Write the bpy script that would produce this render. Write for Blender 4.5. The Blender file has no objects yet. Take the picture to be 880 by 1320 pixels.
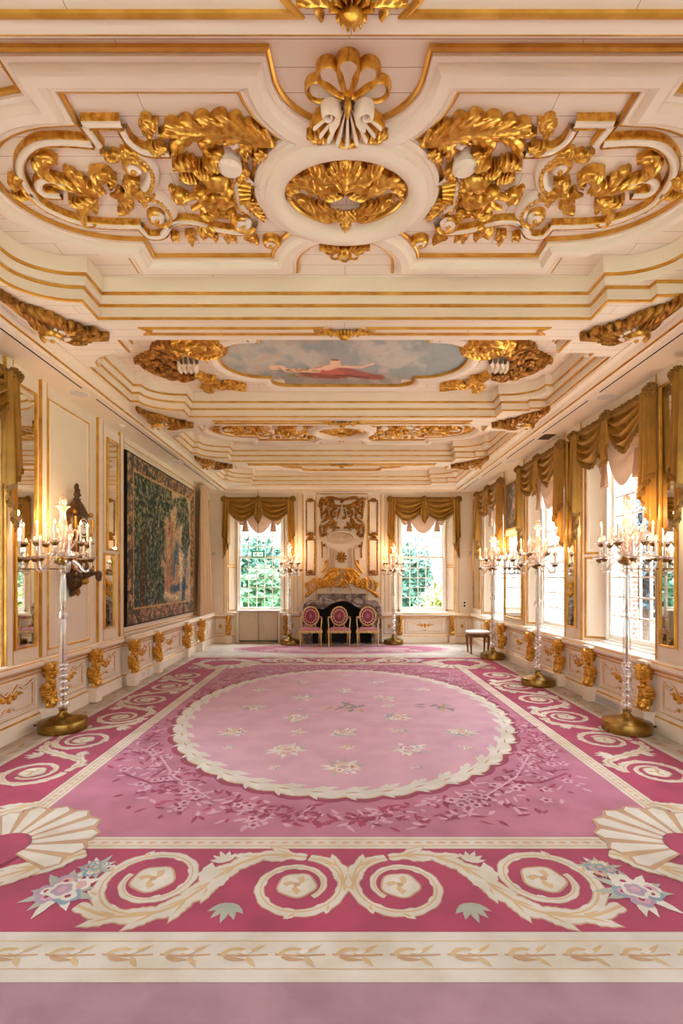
CANDLE = 7
import bpy, bmesh, math, random
import numpy as np
from mathutils import Vector, Matrix, noise
from mathutils.geometry import tessellate_polygon
PI = math.pi
S = bpy.context.scene
COL = S.collection
rnd = random.Random(7)
sin, cos = math.sin, math.cos

# ------------------------------------------------------------------ geometry helpers
class MB:
    """collects vertices and faces, then links them as one mesh object"""
    def __init__(s, T=None):
        s.v = []; s.f = []; s.m = []; s.T = T
    def add(s, vs, fs, m=0):
        b = len(s.v)
        if s.T: vs = [s.T(*p) for p in vs]
        s.v += [tuple(p) for p in vs]
        for f in fs: s.f.append(tuple(b + i for i in f))
        if isinstance(m, int): s.m += [m] * len(fs)
        else: s.m += list(m)
    def box(s, x0, x1, y0, y1, z0, z1, m=0):
        s.add([(x0,y0,z0),(x1,y0,z0),(x1,y1,z0),(x0,y1,z0),(x0,y0,z1),(x1,y0,z1),(x1,y1,z1),(x0,y1,z1)],
              [(3,2,1,0),(4,5,6,7),(0,1,5,4),(1,2,6,5),(2,3,7,6),(3,0,4,7)], m)
    def quad(s, a, b, c, d, m=0):
        s.add([a, b, c, d], [(0,1,2,3)], m)
    def grid(s, P, m=0, closeu=False, closev=False):
        """P[i][j] rows of points"""
        n = len(P); k = len(P[0]); vs = [p for r in P for p in r]; fs = []
        for i in range(n if closeu else n - 1):
            for j in range(k if closev else k - 1):
                a = i*k + j; b = i*k + (j+1) % k; c = ((i+1) % n)*k + (j+1) % k; d = ((i+1) % n)*k + j
                fs.append((a, b, c, d))
        if callable(m):
            mm = []
            for i in range(n if closeu else n - 1):
                for j in range(k if closev else k - 1): mm.append(m(i, j))
            s.add(vs, fs, mm)
        else: s.add(vs, fs, m)
    def tube(s, path, r, n=8, m=0, caps=True):
        path = [Vector(p) for p in path]; N = len(path)
        rr = r if isinstance(r, (list, tuple)) else [r] * N
        rings = []; up = None
        for i, p in enumerate(path):
            t = (path[min(i+1, N-1)] - path[max(i-1, 0)])
            if t.length < 1e-9: t = Vector((0,0,1))
            t.normalize()
            if up is None:
                up = Vector((0,0,1)) if abs(t.z) < .9 else Vector((1,0,0))
            a = (up - t * up.dot(t))
            if a.length < 1e-6: a = t.orthogonal()
            a.normalize(); up = a; b = t.cross(a)
            rings.append([p + (a*cos(2*PI*j/n) + b*sin(2*PI*j/n)) * rr[i] for j in range(n)])
        base = len(s.v)
        s.grid(rings, m, closev=True)
        if caps:
            s.f.append(tuple(base + j for j in range(n))[::-1]); s.m.append(m)
            s.f.append(tuple(base + (N-1)*n + j for j in range(n))); s.m.append(m)
    def lathe(s, prof, n=16, c=(0,0,0), m=0, sx=1, sy=1):
        rings = [[(c[0]+r*sx*cos(2*PI*j/n), c[1]+r*sy*sin(2*PI*j/n), c[2]+z) for j in range(n)] for r, z in prof]
        s.grid(rings, m, closev=True)
    def ball(s, c, r, n=8, k=6, m=0):
        rx, ry, rz = r if isinstance(r, (list, tuple)) else (r, r, r)
        rings = [[(c[0]+rx*sin(PI*i/k)*cos(2*PI*j/n), c[1]+ry*sin(PI*i/k)*sin(2*PI*j/n), c[2]+rz*cos(PI*i/k)) for j in range(n)] for i in range(k+1)]
        s.grid(rings, m, closev=True)
    def build(s, name, mats, parent=None, loc=None, ang=40, bevel=0):
        me = bpy.data.meshes.new(name)
        me.from_pydata(s.v, [], s.f)
        if not isinstance(mats, (list, tuple)): mats = [mats]
        for mt in mats: me.materials.append(mt)
        me.polygons.foreach_set('material_index', np.minimum(np.array(s.m, dtype=np.int32), len(mats)-1))
        me.polygons.foreach_set('use_smooth', np.ones(len(s.f), dtype=bool))
        me.update()
        me.set_sharp_from_angle(angle=math.radians(ang))
        o = bpy.data.objects.new(name, me); COL.objects.link(o)
        if parent: o.parent = parent
        if loc: o.location = loc
        if bevel:
            b = o.modifiers.new('bevel', 'BEVEL'); b.width = bevel; b.segments = 2; b.limit_method = 'ANGLE'; b.angle_limit = math.radians(50)
        return o

def tag(o, label, cat, group=None):
    o['label'] = label; o['category'] = cat
    if group: o['group'] = group
    return o
def thing(name, label, cat, loc=(0,0,0), rz=0, group=None):
    o = bpy.data.objects.new(name, None); COL.objects.link(o); o.empty_display_size = .05
    o.location = loc; o.rotation_euler = (0,0,rz)
    return tag(o, label, cat, group)
def struct(o):
    o['kind'] = 'structure'; return o
KIDS = {}
def kids(o):
    return [c for c in bpy.data.objects if c.parent == o]
def dup(o, loc=None, rz=None, label=None, parent=None):
    r = o.copy(); COL.objects.link(r)
    if parent: r.parent = parent
    if loc is not None: r.location = loc
    if rz is not None: r.rotation_euler = (0,0,rz)
    if label: r['label'] = label
    for c in kids(o): dup(c, parent=r)
    return r

def catmull(pts, n=8, closed=False):
    """smooth curve through 2-D or 3-D points"""
    P = [Vector(p) for p in pts]; N = len(P); out = []
    for i in range(N if closed else N-1):
        if closed: a, b, c, d = P[i-1], P[i], P[(i+1) % N], P[(i+2) % N]
        else: a, b, c, d = P[max(i-1,0)], P[i], P[i+1], P[min(i+2,N-1)]
        for k in range(n):
            t = k / n
            out.append(tuple(.5*((2*b) + (c-a)*t + (2*a-5*b+4*c-d)*t*t + (3*b-a-3*c+d)*t**3)))
    if not closed: out.append(tuple(P[-1]))
    return out
def resample(pts, n):
    P = [Vector(p) for p in pts]; L = [0]
    for a, b in zip(P, P[1:]): L.append(L[-1] + (b-a).length)
    out = []; j = 0
    for i in range(n):
        d = L[-1]*i/(n-1)
        while j < len(L)-2 and L[j+1] < d: j += 1
        t = (d-L[j])/max(L[j+1]-L[j], 1e-9)
        out.append(P[j].lerp(P[j+1], min(max(t,0),1)))
    return out
def normals2(path, closed=False):
    N = len(path); out = []
    for i in range(N):
        p = Vector(path[i]); a = path[i-1] if (closed or i > 0) else None; b = path[(i+1) % N] if (closed or i < N-1) else None
        d1 = (p - Vector(a)).normalized() if a is not None else None
        d2 = (Vector(b) - p).normalized() if b is not None else None
        if d1 is None: d1 = d2
        if d2 is None: d2 = d1
        n1 = Vector((-d1.y, d1.x)); n2 = Vector((-d2.y, d2.x)); m = n1 + n2
        if m.length < .2: m = n1
        m.normalize(); k = 1/max(m.dot(n1), .35)
        out.append(m*k)
    return out
def offset(path, d, closed=True):
    return [tuple(Vector(p)+n*d) for p, n in zip(path, normals2(path, closed))]
def sweep(mb, path, prof, mids=0, closed=False, scale=None):
    """a moulding: prof is a list of (offset to the left of the path, height out of the plane)"""
    ns = normals2(path, closed); rows = []
    for i, (p, n) in enumerate(zip(path, ns)):
        k = scale[i] if scale else 1
        rows.append([(p[0]+n.x*o*k, p[1]+n.y*o*k, h*(k if scale else 1)) for o, h in prof])
    mb.grid(rows, (lambda i, j: mids[j]) if isinstance(mids, (list, tuple)) else mids, closeu=closed)
def plane_holes(mb, outer, holes, h, m=0):
    loops = [[Vector((p[0], p[1], 0)) for p in l] for l in [outer]+holes]
    tris = tessellate_polygon(loops)
    flat = [(p.x, p.y, h) for l in loops for p in l]
    mb.add(flat, [tuple(t) for t in tris], m)

# carved ornament on a plane (u, v, height out)
def leaf(mb, spine, w, h=.03, lobes=4, m=0, base=.25, z0=0, curl=.5):
    """acanthus leaf: raised midrib, chevron veins, forward-swept notched lobes, curling tip"""
    lobes = lobes+1; N = lobes*8+2; P = resample(catmull(spine, 6) if len(spine) > 2 else spine, N); P2 = [(p.x, p.y) for p in P]; ns = normals2(P2)
    cols = [-1,-1,-.82,-.6,-.38,-.18,0,.18,.38,.6,.82,1,1]; rows = []
    for i in range(N):
        t = i/(N-1); env = (sin(PI*min(1, t**.75*.96+.04)))**.7*(1-.35*t) + base*(1-t)*.5; row = []
        for j, s in enumerate(cols):
            a = abs(s); ph = (lobes*t-.2*a) % 1.0
            L = .40+.60*(sin(PI*ph**.75))**.7 if 0 < t < 1 else .3
            q = Vector(P[min(N-1, i+int(round(.13*N*a*a)))])
            ww = w*env*(1+(L-1)*a*a*.95)
            vein = sin(PI*ph**.75)*2-1
            hh = h*(.30+.60*min(1, env*1.2))*(1-.62*a**1.6) + h*.13*vein*min(1, a*1.8)*env + h*curl*t*t*(1-.3*a) + (.16*h if a < .1 else 0) + .10*h*a*a
            if j in (0, 12): hh = -z0*.9
            elif a == 1: hh *= .75
            n = ns[i]; row.append((q.x+n.x*s*ww, q.y+n.y*s*ww, z0+hh if j not in (0, 12) else z0*.1))
        rows.append(row)
    mb.grid(rows, m)
def petal(mb, c, a, r0, ln, wd, mc=0, mg=1, h=.03, rim=.011):
    """rounded shell lobe: cream dish with a gilded rim"""
    def pt(q, x): rr = r0+ln*(.5+.5*cos(x)*q-.0); return (c[0]+cos(a)*rr-sin(a)*wd*(.65+.35*cos(x))*sin(x)*q, c[1]+sin(a)*rr+cos(a)*wd*(.65+.35*cos(x))*sin(x)*q)
    rows = []
    for k in range(6):
        q = k/5; rows.append([pt(q, 2*PI*i/24)+(h*(.55+.45*q) if k < 5 else 0,) for i in range(24)])
    mb.grid(rows, mc, closev=True)
    roll(mb, [pt(.97, 2*PI*i/32) for i in range(33)], rim, h*1.5, mg)
def volute(c, r0, r1, a0, turns, n=28):
    return [(c[0]+(r0+(r1-r0)*i/n)*cos(a0+turns*2*PI*i/n), c[1]+(r0+(r1-r0)*i/n)*sin(a0+turns*2*PI*i/n)) for i in range(n+1)]
ROLL = [(-1,0),(-.92,.55),(-.6,.95),(0,1.1),(.6,.95),(.92,.55),(1,0)]
def roll(mb, path, w, h, m=0, taper=None):
    """half-round strap along a path"""
    path = [tuple(p)[:2] for p in path]; sc = None; N = len(path)
    if taper: sc = [taper[0]+(taper[1]-taper[0])*i/(N-1) for i in range(N)]
    sweep(mb, path, [(o*w, z*h) for o, z in ROLL], m, False, sc)
def strap(mb, path, w, h, mc=0, mg=1):
    """cream strap with gilded beads on both edges"""
    path = [tuple(p)[:2] for p in path]
    pr = [(-1,0),(-1.0,.75),(-.86,.9),(-.74,.62),(-.6,.8),(-.25,1),(.25,1),(.6,.8),(.74,.62),(.86,.9),(1.0,.75),(1,0)]
    sweep(mb, path, [(o*w, z*h) for o, z in pr], [mg,mg,mg,mc,mc,mc,mc,mc,mg,mg,mg])
def beads(mb, path, r, m=0, z=0, step=1.9):
    L = sum((Vector(b)-Vector(a)).length for a, b in zip(path, path[1:])); n = max(2, int(L/(r*step)))
    for p in resample(path, n): mb.ball((p.x, p.y, z+r*.5), (r, r, r), 7, 5, m)
def lump(mb, c, r, m=0, amp=.22, f=3.0, n=12, k=8):
    rx, ry, rz = r if isinstance(r, (list, tuple)) else (r, r, r); rows = []; sd = rnd.random()*50
    for i in range(k+1):
        row = []
        for j in range(n):
            d = Vector((sin(PI*i/k)*cos(2*PI*j/n), sin(PI*i/k)*sin(2*PI*j/n), cos(PI*i/k)))
            q = 1+amp*noise.noise(d*f+Vector((sd, sd*.7, 0)))
            row.append((c[0]+rx*d.x*q, c[1]+ry*d.y*q, c[2]+rz*d.z*q))
        rows.append(row)
    mb.grid(rows, m, closev=True)
def shell(mb, c, r, a0, a1, n=7, mc=0, mg=1, h=.05, inner=.3):
    """scalloped shell: fan of rounded lobes"""
    for i in range(n):
        a = a0+(a1-a0)*(i+.5)/n; da = (a1-a0)/n*.47; rows = []
        for k in range(9):
            t = k/8; rr = r*(inner+(1-inner)*t); row = []
            for j in range(9):
                s = -1+2*j/8; tip = 1-.16*s*s*t
                aa = a+da*s
                hh = h*(.3+.7*t)*(1-s*s*.7)*(1 if k < 8 else .3)
                if k > 0 and j not in (0, 8): hh += .008
                row.append((c[0]+rr*tip*cos(aa), c[1]+rr*tip*sin(aa), hh if j not in (0, 8) else 0))
            rows.append(row)
        mb.grid(rows, lambda i2, j2: mg if (j2 in (0,1,6,7) or i2 == 7) else mc)
def flower(mb, c, r, m=0, n=6, z=0):
    for i in range(n):
        a = 2*PI*i/n+rnd.random(); mb.ball((c[0]+r*.55*cos(a), c[1]+r*.55*sin(a), z+r*.25), (r*.42, r*.42, r*.3), 8, 5, m)
    mb.ball((c[0], c[1], z+r*.42), (r*.34,)*3, 8, 5, m)

# ------------------------------------------------------------------ materials
def lin(c):
    if isinstance(c, str): c = tuple(int(c[i:i+2], 16)/255 for i in (0,2,4))
    return tuple((x/12.92 if x <= .04045 else ((x+.055)/1.055)**2.4) for x in c)+(1,)
def mat(name, col, rough=.5, metal=0, var=0, vscale=8, bump=0, bscale=60, col2=None, spec=.5, emit=0):
    m = bpy.data.materials.new(name); m.use_nodes = True; nt = m.node_tree; b = nt.nodes['Principled BSDF']
    b.inputs['Base Color'].default_value = lin(col); b.inputs['Roughness'].default_value = rough; b.inputs['Metallic'].default_value = metal
    b.inputs['Specular IOR Level'].default_value = spec
    if emit: b.inputs['Emission Color'].default_value = lin(col); b.inputs['Emission Strength'].default_value = emit
    if var or bump:
        tc = nt.nodes.new('ShaderNodeTexCoord')
    if var:
        nz = nt.nodes.new('ShaderNodeTexNoise'); nz.inputs['Scale'].default_value = vscale; nz.inputs['Detail'].default_value = 5
        cr = nt.nodes.new('ShaderNodeMixRGB'); cr.inputs[1].default_value = lin(col)
        c2 = lin(col2) if col2 else tuple(x*(1-var) for x in lin(col)[:3])+(1,)
        cr.inputs[2].default_value = c2
        mr = nt.nodes.new('ShaderNodeMapRange'); mr.inputs[1].default_value = .38; mr.inputs[2].default_value = .68
        nt.links.new(tc.outputs['Object'], nz.inputs['Vector']); nt.links.new(nz.outputs['Fac'], mr.inputs[0]); nt.links.new(mr.outputs[0], cr.inputs[0])
        nt.links.new(cr.outputs[0], b.inputs['Base Color'])
    if bump:
        n2 = nt.nodes.new('ShaderNodeTexNoise'); n2.inputs['Scale'].default_value = bscale; n2.inputs['Detail'].default_value = 3
        bp = nt.nodes.new('ShaderNodeBump'); bp.inputs['Strength'].default_value = bump; bp.inputs['Distance'].default_value = .01
        nt.links.new(tc.outputs['Object'], n2.inputs['Vector']); nt.links.new(n2.outputs['Fac'], bp.inputs['Height']); nt.links.new(bp.outputs[0], b.inputs['Normal'])
    return m
M = {}
M['cream'] = mat('cream_paint', 'F0E3D0', .45, var=.06, vscale=3)
M['wallcream'] = mat('wall_cream_paint', 'EDDFCB', .5, var=.05, vscale=2)
M['ceil'] = mat('ceiling_cream_paint', 'F1E2CC', .5, var=.05, vscale=2)
M['gold'] = mat('gilding', 'ECBB58', .30, .85, var=.5, vscale=24, bump=.15, bscale=90, col2='B97C28')
M['goldline'] = mat('gilded_line', 'E6B453', .33, .7, var=.3, vscale=6, col2='CC9238')
M['antique'] = mat('antique_gilding', 'BC8539', .38, .8, var=.6, vscale=18, bump=.2, bscale=80, col2='744A1B')
M['brass'] = mat('aged_brass', 'A8843F', .26, .95, var=.35, vscale=5, col2='6F5423')
M['darkwood'] = mat('dark_boulle_wood', '3A2616', .35, .2, var=.5, vscale=20, col2='6B4A22', bump=.2)
M['white'] = mat('white_paint', 'F3F0E8', .45)
M['mirror'] = mat('mirror_silver', 'E6E6DF', .02, 1)
M['candle'] = mat('candle_wax', 'F4EEE8', .5)
M['flame'] = mat('candle_flame', 'FFC070', .5, emit=7)
M['swag'] = mat('old_gold_silk', 'A8782A', .5, 0, var=.3, vscale=5, bump=.08, bscale=200, col2='875A18', spec=.4)
M['fringe'] = mat('bullion_fringe', '9C722B', .7, 0, var=.5, vscale=60, bump=.6, bscale=160)
M['blind'] = mat('pale_pink_silk', 'DCC0A8', .55, var=.12, vscale=6)
M['pale_curtain'] = mat('pale_peach_curtain', 'D9BC98', .65, var=.1, vscale=4)
M['black'] = mat('black_void', '0B0A0A', .8)
M['slot'] = mat('diffuser_slot_black', '151312', .7)
M['grey'] = mat('grey_plastic', 'D6CFC8', .5)
M['wood'] = mat('walnut_wood', '8A5F35', .4, var=.4, vscale=12)
M['chairwood'] = mat('gilt_cream_chair_wood', 'D8BC84', .4, .15, var=.3, vscale=25, col2='B8924E')
M['burgundy'] = mat('burgundy_medallion_fabric', '8E3B4E', .8, bump=.2, bscale=200)
M['pinkfab'] = mat('pink_floral_fabric', 'C98A97', .8, var=.6, vscale=45, col2='8C3C52')
M['creamfab'] = mat('cream_medallion_fabric', 'E3CFC4', .8)
def translucent(name, col, fac=.4, rough=.6, var=.25):
    m = mat(name, col, rough, var=var, vscale=6); nt = m.node_tree; b = nt.nodes['Principled BSDF']; out = nt.nodes['Material Output']
    t = nt.nodes.new('ShaderNodeBsdfTranslucent'); t.inputs['Color'].default_value = lin(col)
    mx = nt.nodes.new('ShaderNodeMixShader'); mx.inputs[0].default_value = fac
    nt.links.new(b.outputs[0], mx.inputs[1]); nt.links.new(t.outputs[0], mx.inputs[2]); nt.links.new(mx.outputs[0], out.inputs['Surface'])
    return m
M['blind'] = translucent('pale_pink_silk_blind', 'CDA68A', .10, var=.1)
M['swag'] = translucent('old_gold_silk_drape', 'BA8A36', .12, .42)
def glassy(name, tcol, tr=.6, dif=.15, rough=.05, dcol='FFFFFF', edge=.85):
    m = bpy.data.materials.new(name); m.use_nodes = True; nt = m.node_tree; nt.nodes.clear()
    out = nt.nodes.new('ShaderNodeOutputMaterial'); a = nt.nodes.new('ShaderNodeBsdfTransparent'); a.inputs[0].default_value = lin(tcol)
    g = nt.nodes.new('ShaderNodeBsdfGlossy'); g.inputs['Roughness'].default_value = rough; g.inputs[0].default_value = (1,1,1,1)
    d = nt.nodes.new('ShaderNodeBsdfDiffuse'); d.inputs[0].default_value = lin(dcol)
    fr = nt.nodes.new('ShaderNodeLayerWeight'); fr.inputs['Blend'].default_value = .35
    mr = nt.nodes.new('ShaderNodeMapRange'); mr.inputs[3].default_value = 1-tr; mr.inputs[4].default_value = edge
    x = nt.nodes.new('ShaderNodeMixShader'); y = nt.nodes.new('ShaderNodeMixShader'); y.inputs[0].default_value = dif
    nt.links.new(fr.outputs['Facing'], mr.inputs[0]); nt.links.new(mr.outputs[0], x.inputs[0])
    nt.links.new(a.outputs[0], x.inputs[1]); nt.links.new(g.outputs[0], x.inputs[2])
    nt.links.new(x.outputs[0], y.inputs[1]); nt.links.new(d.outputs[0], y.inputs[2]); nt.links.new(y.outputs[0], out.inputs[0])
    return m
M['glass'] = glassy('blown_glass', 'F4F1EC', .66, .07, .08)
M['frost'] = glassy('pink_tinted_glass', 'FBE6DA', .5, .26, .15, 'EBD2C2')
M['pane'] = glassy('window_pane_glass', 'FDFEFF', .97, .0, .0, edge=.30)
# planks on the ceiling: fine seams
def planks(name, col):
    m = mat(name, col, .5); nt = m.node_tree; b = nt.nodes['Principled BSDF']
    tc = nt.nodes.new('ShaderNodeTexCoord'); br = nt.nodes.new('ShaderNodeTexBrick')
    br.inputs['Color1'].default_value = lin(col); br.inputs['Color2'].default_value = tuple(x*.965 for x in lin(col)[:3])+(1,)
    br.inputs['Mortar'].default_value = lin('A98B74'); br.inputs['Scale'].default_value = 1; br.inputs['Mortar Size'].default_value = .0022
    br.inputs['Brick Width'].default_value = 2.3; br.inputs['Row Height'].default_value = .135; br.inputs['Mortar Smooth'].default_value = .3
    nt.links.new(tc.outputs['Object'], br.inputs['Vector']); nt.links.new(br.outputs['Color'], b.inputs['Base Color'])
    return m
M['planks'] = planks('ceiling_planks', 'F1E2CC')
def vcol(name, rough=.7, bump=.3, bscale=300):
    m = mat(name, 'FFFFFF', rough, bump=bump, bscale=bscale); nt = m.node_tree
    a = nt.nodes.new('ShaderNodeVertexColor'); a.layer_name = 'Col'
    nt.links.new(a.outputs[0], nt.nodes['Principled BSDF'].inputs['Base Color']); return m
M['paintcol'] = vcol('oil_painting', .5, .05); M['tapcol'] = vcol('woven_tapestry', .9, .5, 250)
def marble(name):
    m = mat(name, '8C7468', .25); nt = m.node_tree; b = nt.nodes['Principled BSDF']
    tc = nt.nodes.new('ShaderNodeTexCoord'); nz = nt.nodes.new('ShaderNodeTexNoise'); nz.inputs['Scale'].default_value = 5; nz.inputs['Detail'].default_value = 8; nz.inputs['Distortion'].default_value = 1.6
    cr = nt.nodes.new('ShaderNodeValToRGB'); e = cr.color_ramp.elements
    e[0].position = .36; e[0].color = lin('594A42'); e[1].position = .68; e[1].color = lin('94857A')
    k = cr.color_ramp.elements.new(.5); k.color = lin('7D6B61'); k = cr.color_ramp.elements.new(.605); k.color = lin('BDB0A6'); k = cr.color_ramp.elements.new(.625); k.color = lin('7F6E64')
    nt.links.new(tc.outputs['Object'], nz.inputs['Vector']); nt.links.new(nz.outputs['Fac'], cr.inputs[0]); nt.links.new(cr.outputs[0], b.inputs['Base Color'])
    return m
M['marble'] = marble('veined_brown_marble')
def brick(name):
    m = mat(name, '9A5F4B', .9); nt = m.node_tree; b = nt.nodes['Principled BSDF']
    tc = nt.nodes.new('ShaderNodeTexCoord'); mp = nt.nodes.new('ShaderNodeMapping'); mp.inputs['Rotation'].default_value = (PI/2, 0, 0)
    br = nt.nodes.new('ShaderNodeTexBrick'); br.inputs['Color1'].default_value = lin('9C604C'); br.inputs['Color2'].default_value = lin('7E4B3C'); br.inputs['Mortar'].default_value = lin('C9BCAE')
    br.inputs['Scale'].default_value = 1; br.inputs['Brick Width'].default_value = .21; br.inputs['Row Height'].default_value = .065; br.inputs['Mortar Size'].default_value = .008
    nt.links.new(tc.outputs['Object'], mp.inputs[0]); nt.links.new(mp.outputs[0], br.inputs['Vector']); nt.links.new(br.outputs['Color'], b.inputs['Base Color'])
    return m
M['brick'] = brick('exterior_brick')

# ------------------------------------------------------------------ room constants (metres); camera looks along +Y
CAMX, CAMZ, FPX, VX, VY = -.05, 1.65, 640.0, 437.0, 745.5
W = 3.40; D = 12.8; YN = -1.3          # half width, far wall, near wall
H0, H1, H2 = 3.87, 3.95, 4.29          # perimeter soffit, beam soffit, coffer panel
DADO = .77
def on_ceiling(px, py, z=H2-.03):      # a point of the photograph traced onto the ceiling plane
    y = FPX*(z-CAMZ)/(VY-py); return ((px-VX)*y/FPX+CAMX, y)
def on_floor(px, py):
    y = FPX*CAMZ/(py-VY); return ((px-VX)*y/FPX+CAMX, y)
def on_far(px, py, y=D):
    return ((px-VX)*y/FPX+CAMX, CAMZ-(py-VY)*y/FPX)
ORD = ['first','second','third','fourth','fifth','sixth','seventh','eighth','ninth','tenth']
# ------------------------------------------------------------------ wall frames: (u along, v up, h into the room)
def T_right(u, v, h): return (W-h, u, v)
def T_left(u, v, h): return (-W+h, u, v)
def T_far(u, v, h): return (u, D-h, v)
def T_near(u, v, h): return (u, YN+h, v)
HEAD = 3.62; RO = .83; RI = .62; DEEP = .28
WIN_R = [4.06, 6.24, 8.42, 11.22]; WIN_L = [4.11]; WIN_F = [-2.12, 2.13]; WIN_N_ADDED = [-2.52, -.84, .84, 2.52]  # near-wall windows are unseen, added for daylight from behind the camera
def wall(name, T, u0, u1, wins):
    b = MB(T)
    b.quad((u0,0,0),(u1,0,0),(u1,DADO,0),(u0,DADO,0)); b.quad((u0,HEAD,0),(u1,HEAD,0),(u1,H1,0),(u0,H1,0))
    e = u0
    for c in wins:
        b.quad((e,DADO,0),(c-RO,DADO,0),(c-RO,HEAD,0),(e,HEAD,0)); e = c+RO
        for s in (-1, 1): b.quad((c+s*RO,DADO,0),(c+s*RI,DADO,-DEEP),(c+s*RI,HEAD,-DEEP),(c+s*RO,HEAD,0))
        for v in (DADO, HEAD): b.quad((c-RO,v,0),(c+RO,v,0),(c+RI,v,-DEEP),(c-RI,v,-DEEP))
    b.quad((e,DADO,0),(u1,DADO,0),(u1,HEAD,0),(e,HEAD,0))
    return struct(b.build(name, M['wallcream']))
wall('wall_right', T_right, YN, D, WIN_R); wall('wall_left', T_left, YN, D, WIN_L)
wall('wall_far', T_far, -W, W, WIN_F); wall('wall_near', T_near, -W, W, WIN_N_ADDED)
TRIM = [0]
def trim(b, mats, **k):
    TRIM[0] += 1; return struct(b.build('trim_%d' % TRIM[0], mats, **k))

# ---- gilded panel mouldings on walls and window splays
FR = [(-.030,0),(-.028,.010),(-.018,.014),(-.012,.010),(.0,.012),(.012,.018),(.022,.012),(.03,0)]
FRM = [0,0,0,0,1,1,1]
def frame(b, u0, u1, v0, v1, prof=FR, mids=FRM):
    sweep(b, [(u0,v0),(u1,v0),(u1,v1),(u0,v1)], [(-o, h) for o, h in prof], mids, True)
def splay_T(T, c, s):
    # plane of a splayed reveal: x across 0..1 from room side to window side
    L = math.hypot(RO-RI, DEEP); nx, nh = DEEP/L, (RO-RI)/L
    def f(u, v, h):
        t = u/L; return T(c+s*(RO-(RO-RI)*t)-s*h*nx, v, -DEEP*t+h*nh)
    return f, L
for T, wins in ((T_right, WIN_R), (T_far, WIN_F), (T_left, WIN_L)):
    for c in wins:
        for s in (-1, 1):
            f, L = splay_T(T, c, s); b = MB(f)
            frame(b, .07, L-.05, DADO+.07, 1.92); frame(b, .07, L-.05, 2.02, HEAD-.07)
            b.box(L-.035, L, DADO, HEAD, 0, .02, 1); b.box(0, .014, DADO, HEAD, 0, .008, 1)
            trim(b, [M['cream'], M['goldline']])
b = MB(T_left)
frame(b, 5.72, 6.62, DADO+.08, H0-.17); frame(b, 7.66, 11.30, DADO+.05, H0-.12); frame(b, 11.45, 11.95, DADO+.06, H0-.12)
trim(b, [M['cream'], M['goldline']])
b = MB(T_left)   # slim pilaster strips either side of the narrow mirror and the pier mirror
for u0, u1 in ((4.96,5.05),(5.55,5.64),(6.86,6.98),(7.54,7.64)):
    b.box(u0, u1, DADO, H0, 0, .03, 0); b.box(u0-.012, u0, DADO, H0, 0, .034, 1); b.box(u1, u1+.012, DADO, H0, 0, .034, 1)
trim(b, [M['cream'], M['goldline']])
b = MB(T_right)
for u0, u1 in ((4.89,5.41),(7.07,7.59),(9.25,10.39)):
    for u in (u0+.01, u1-.01): b.box(u-.008, u+.008, DADO, H0, 0, .012, 0)
trim(b, [M['goldline']])
b = MB(T_far)
for u0, u1 in ((-1.22,-1.02),(1.03,1.23)): b.box(u0+.09, u0+.102, DADO, H0-.05, 0, .01, 0)
for u in (-2.12-.9, -2.12+.9, 2.13-.9, 2.13+.9): b.box(u-.007, u+.007, DADO, H0-.15, 0, .01, 0)
trim(b, [M['goldline']])

# ---- floor
b = MB(); b.quad((-W-.5,YN-.5,0),(W+.5,YN-.5,0),(W+.5,D+.5,0),(-W-.5,D+.5,0))
M['floor'] = mat('beige_stone_floor', 'C3AD92', .6, var=.25, vscale=4)
struct(b.build('floor', M['floor']))

# ---- windows: frame root, sash bars, glass, sill
def make_window():
    b = MB()
    for s in (-1, 1): b.box(s*RI-.05*(s > 0), s*RI+.05*(s < 0), -.14, .03, DADO, HEAD)
    b.box(-RI, RI, -.14, .03, DADO, DADO+.06); b.box(-RI, RI, -.14, .03, HEAD-.06, HEAD)
    root = struct(b.build('window', M['white'], bevel=.006))
    for nm, z0, z1, yy, rows in (('lower_sash', DADO+.06, 2.23, -.02, 5), ('upper_sash', 2.17, HEAD-.06, -.065, 5)):
        b = MB(); x0, x1 = -RI+.05, RI-.05
        b.box(x0, x0+.045, yy-.02, yy+.02, z0, z1); b.box(x1-.045, x1, yy-.02, yy+.02, z0, z1)
        b.box(x0, x1, yy-.02, yy+.02, z0, z0+.06); b.box(x0, x1, yy-.02, yy+.02, z1-.05, z1)
        gx0, gx1, gz0, gz1 = x0+.045, x1-.045, z0+.06, z1-.05
        for i in range(1, 5): x = gx0+(gx1-gx0)*i/5; b.box(x-.011, x+.011, yy-.014, yy+.014, gz0, gz1)
        for i in range(1, rows): z = gz0+(gz1-gz0)*i/rows; b.box(gx0, gx1, yy-.013, yy+.013, z-.011, z+.011)
        sh = b.build(nm, M['white'], root)
        b = MB(); b.quad((gx0,yy,gz0),(gx1,yy,gz0),(gx1,yy,gz1),(gx0,yy,gz1)); b.build('glass_pane', M['pane'], sh)
    b = MB(); b.box(-RI-.02, RI+.02, -.02, .09, DADO-.001, DADO+.025); b.build('window_sill', M['white'], root, bevel=.006)
    return root
win = None; WN = 0
def place_windows(wins, fn, rz):
    global win, WN
    for c in wins:
        WN += 1
        if win is None: win = make_window(); o = win
        else: o = dup(win)
        o.name = 'window_%d' % WN; o.location = fn(c); o.rotation_euler = (0,0,rz)
place_windows(WIN_R, lambda c: (W+DEEP-.03, c, 0), PI/2); place_windows(WIN_L, lambda c: (-W-DEEP+.03, c, 0), -PI/2)
place_windows(WIN_F, lambda c: (c, D+DEEP-.03, 0), PI); place_windows(WIN_N_ADDED, lambda c: (c, YN-DEEP+.03, 0), 0)

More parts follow.
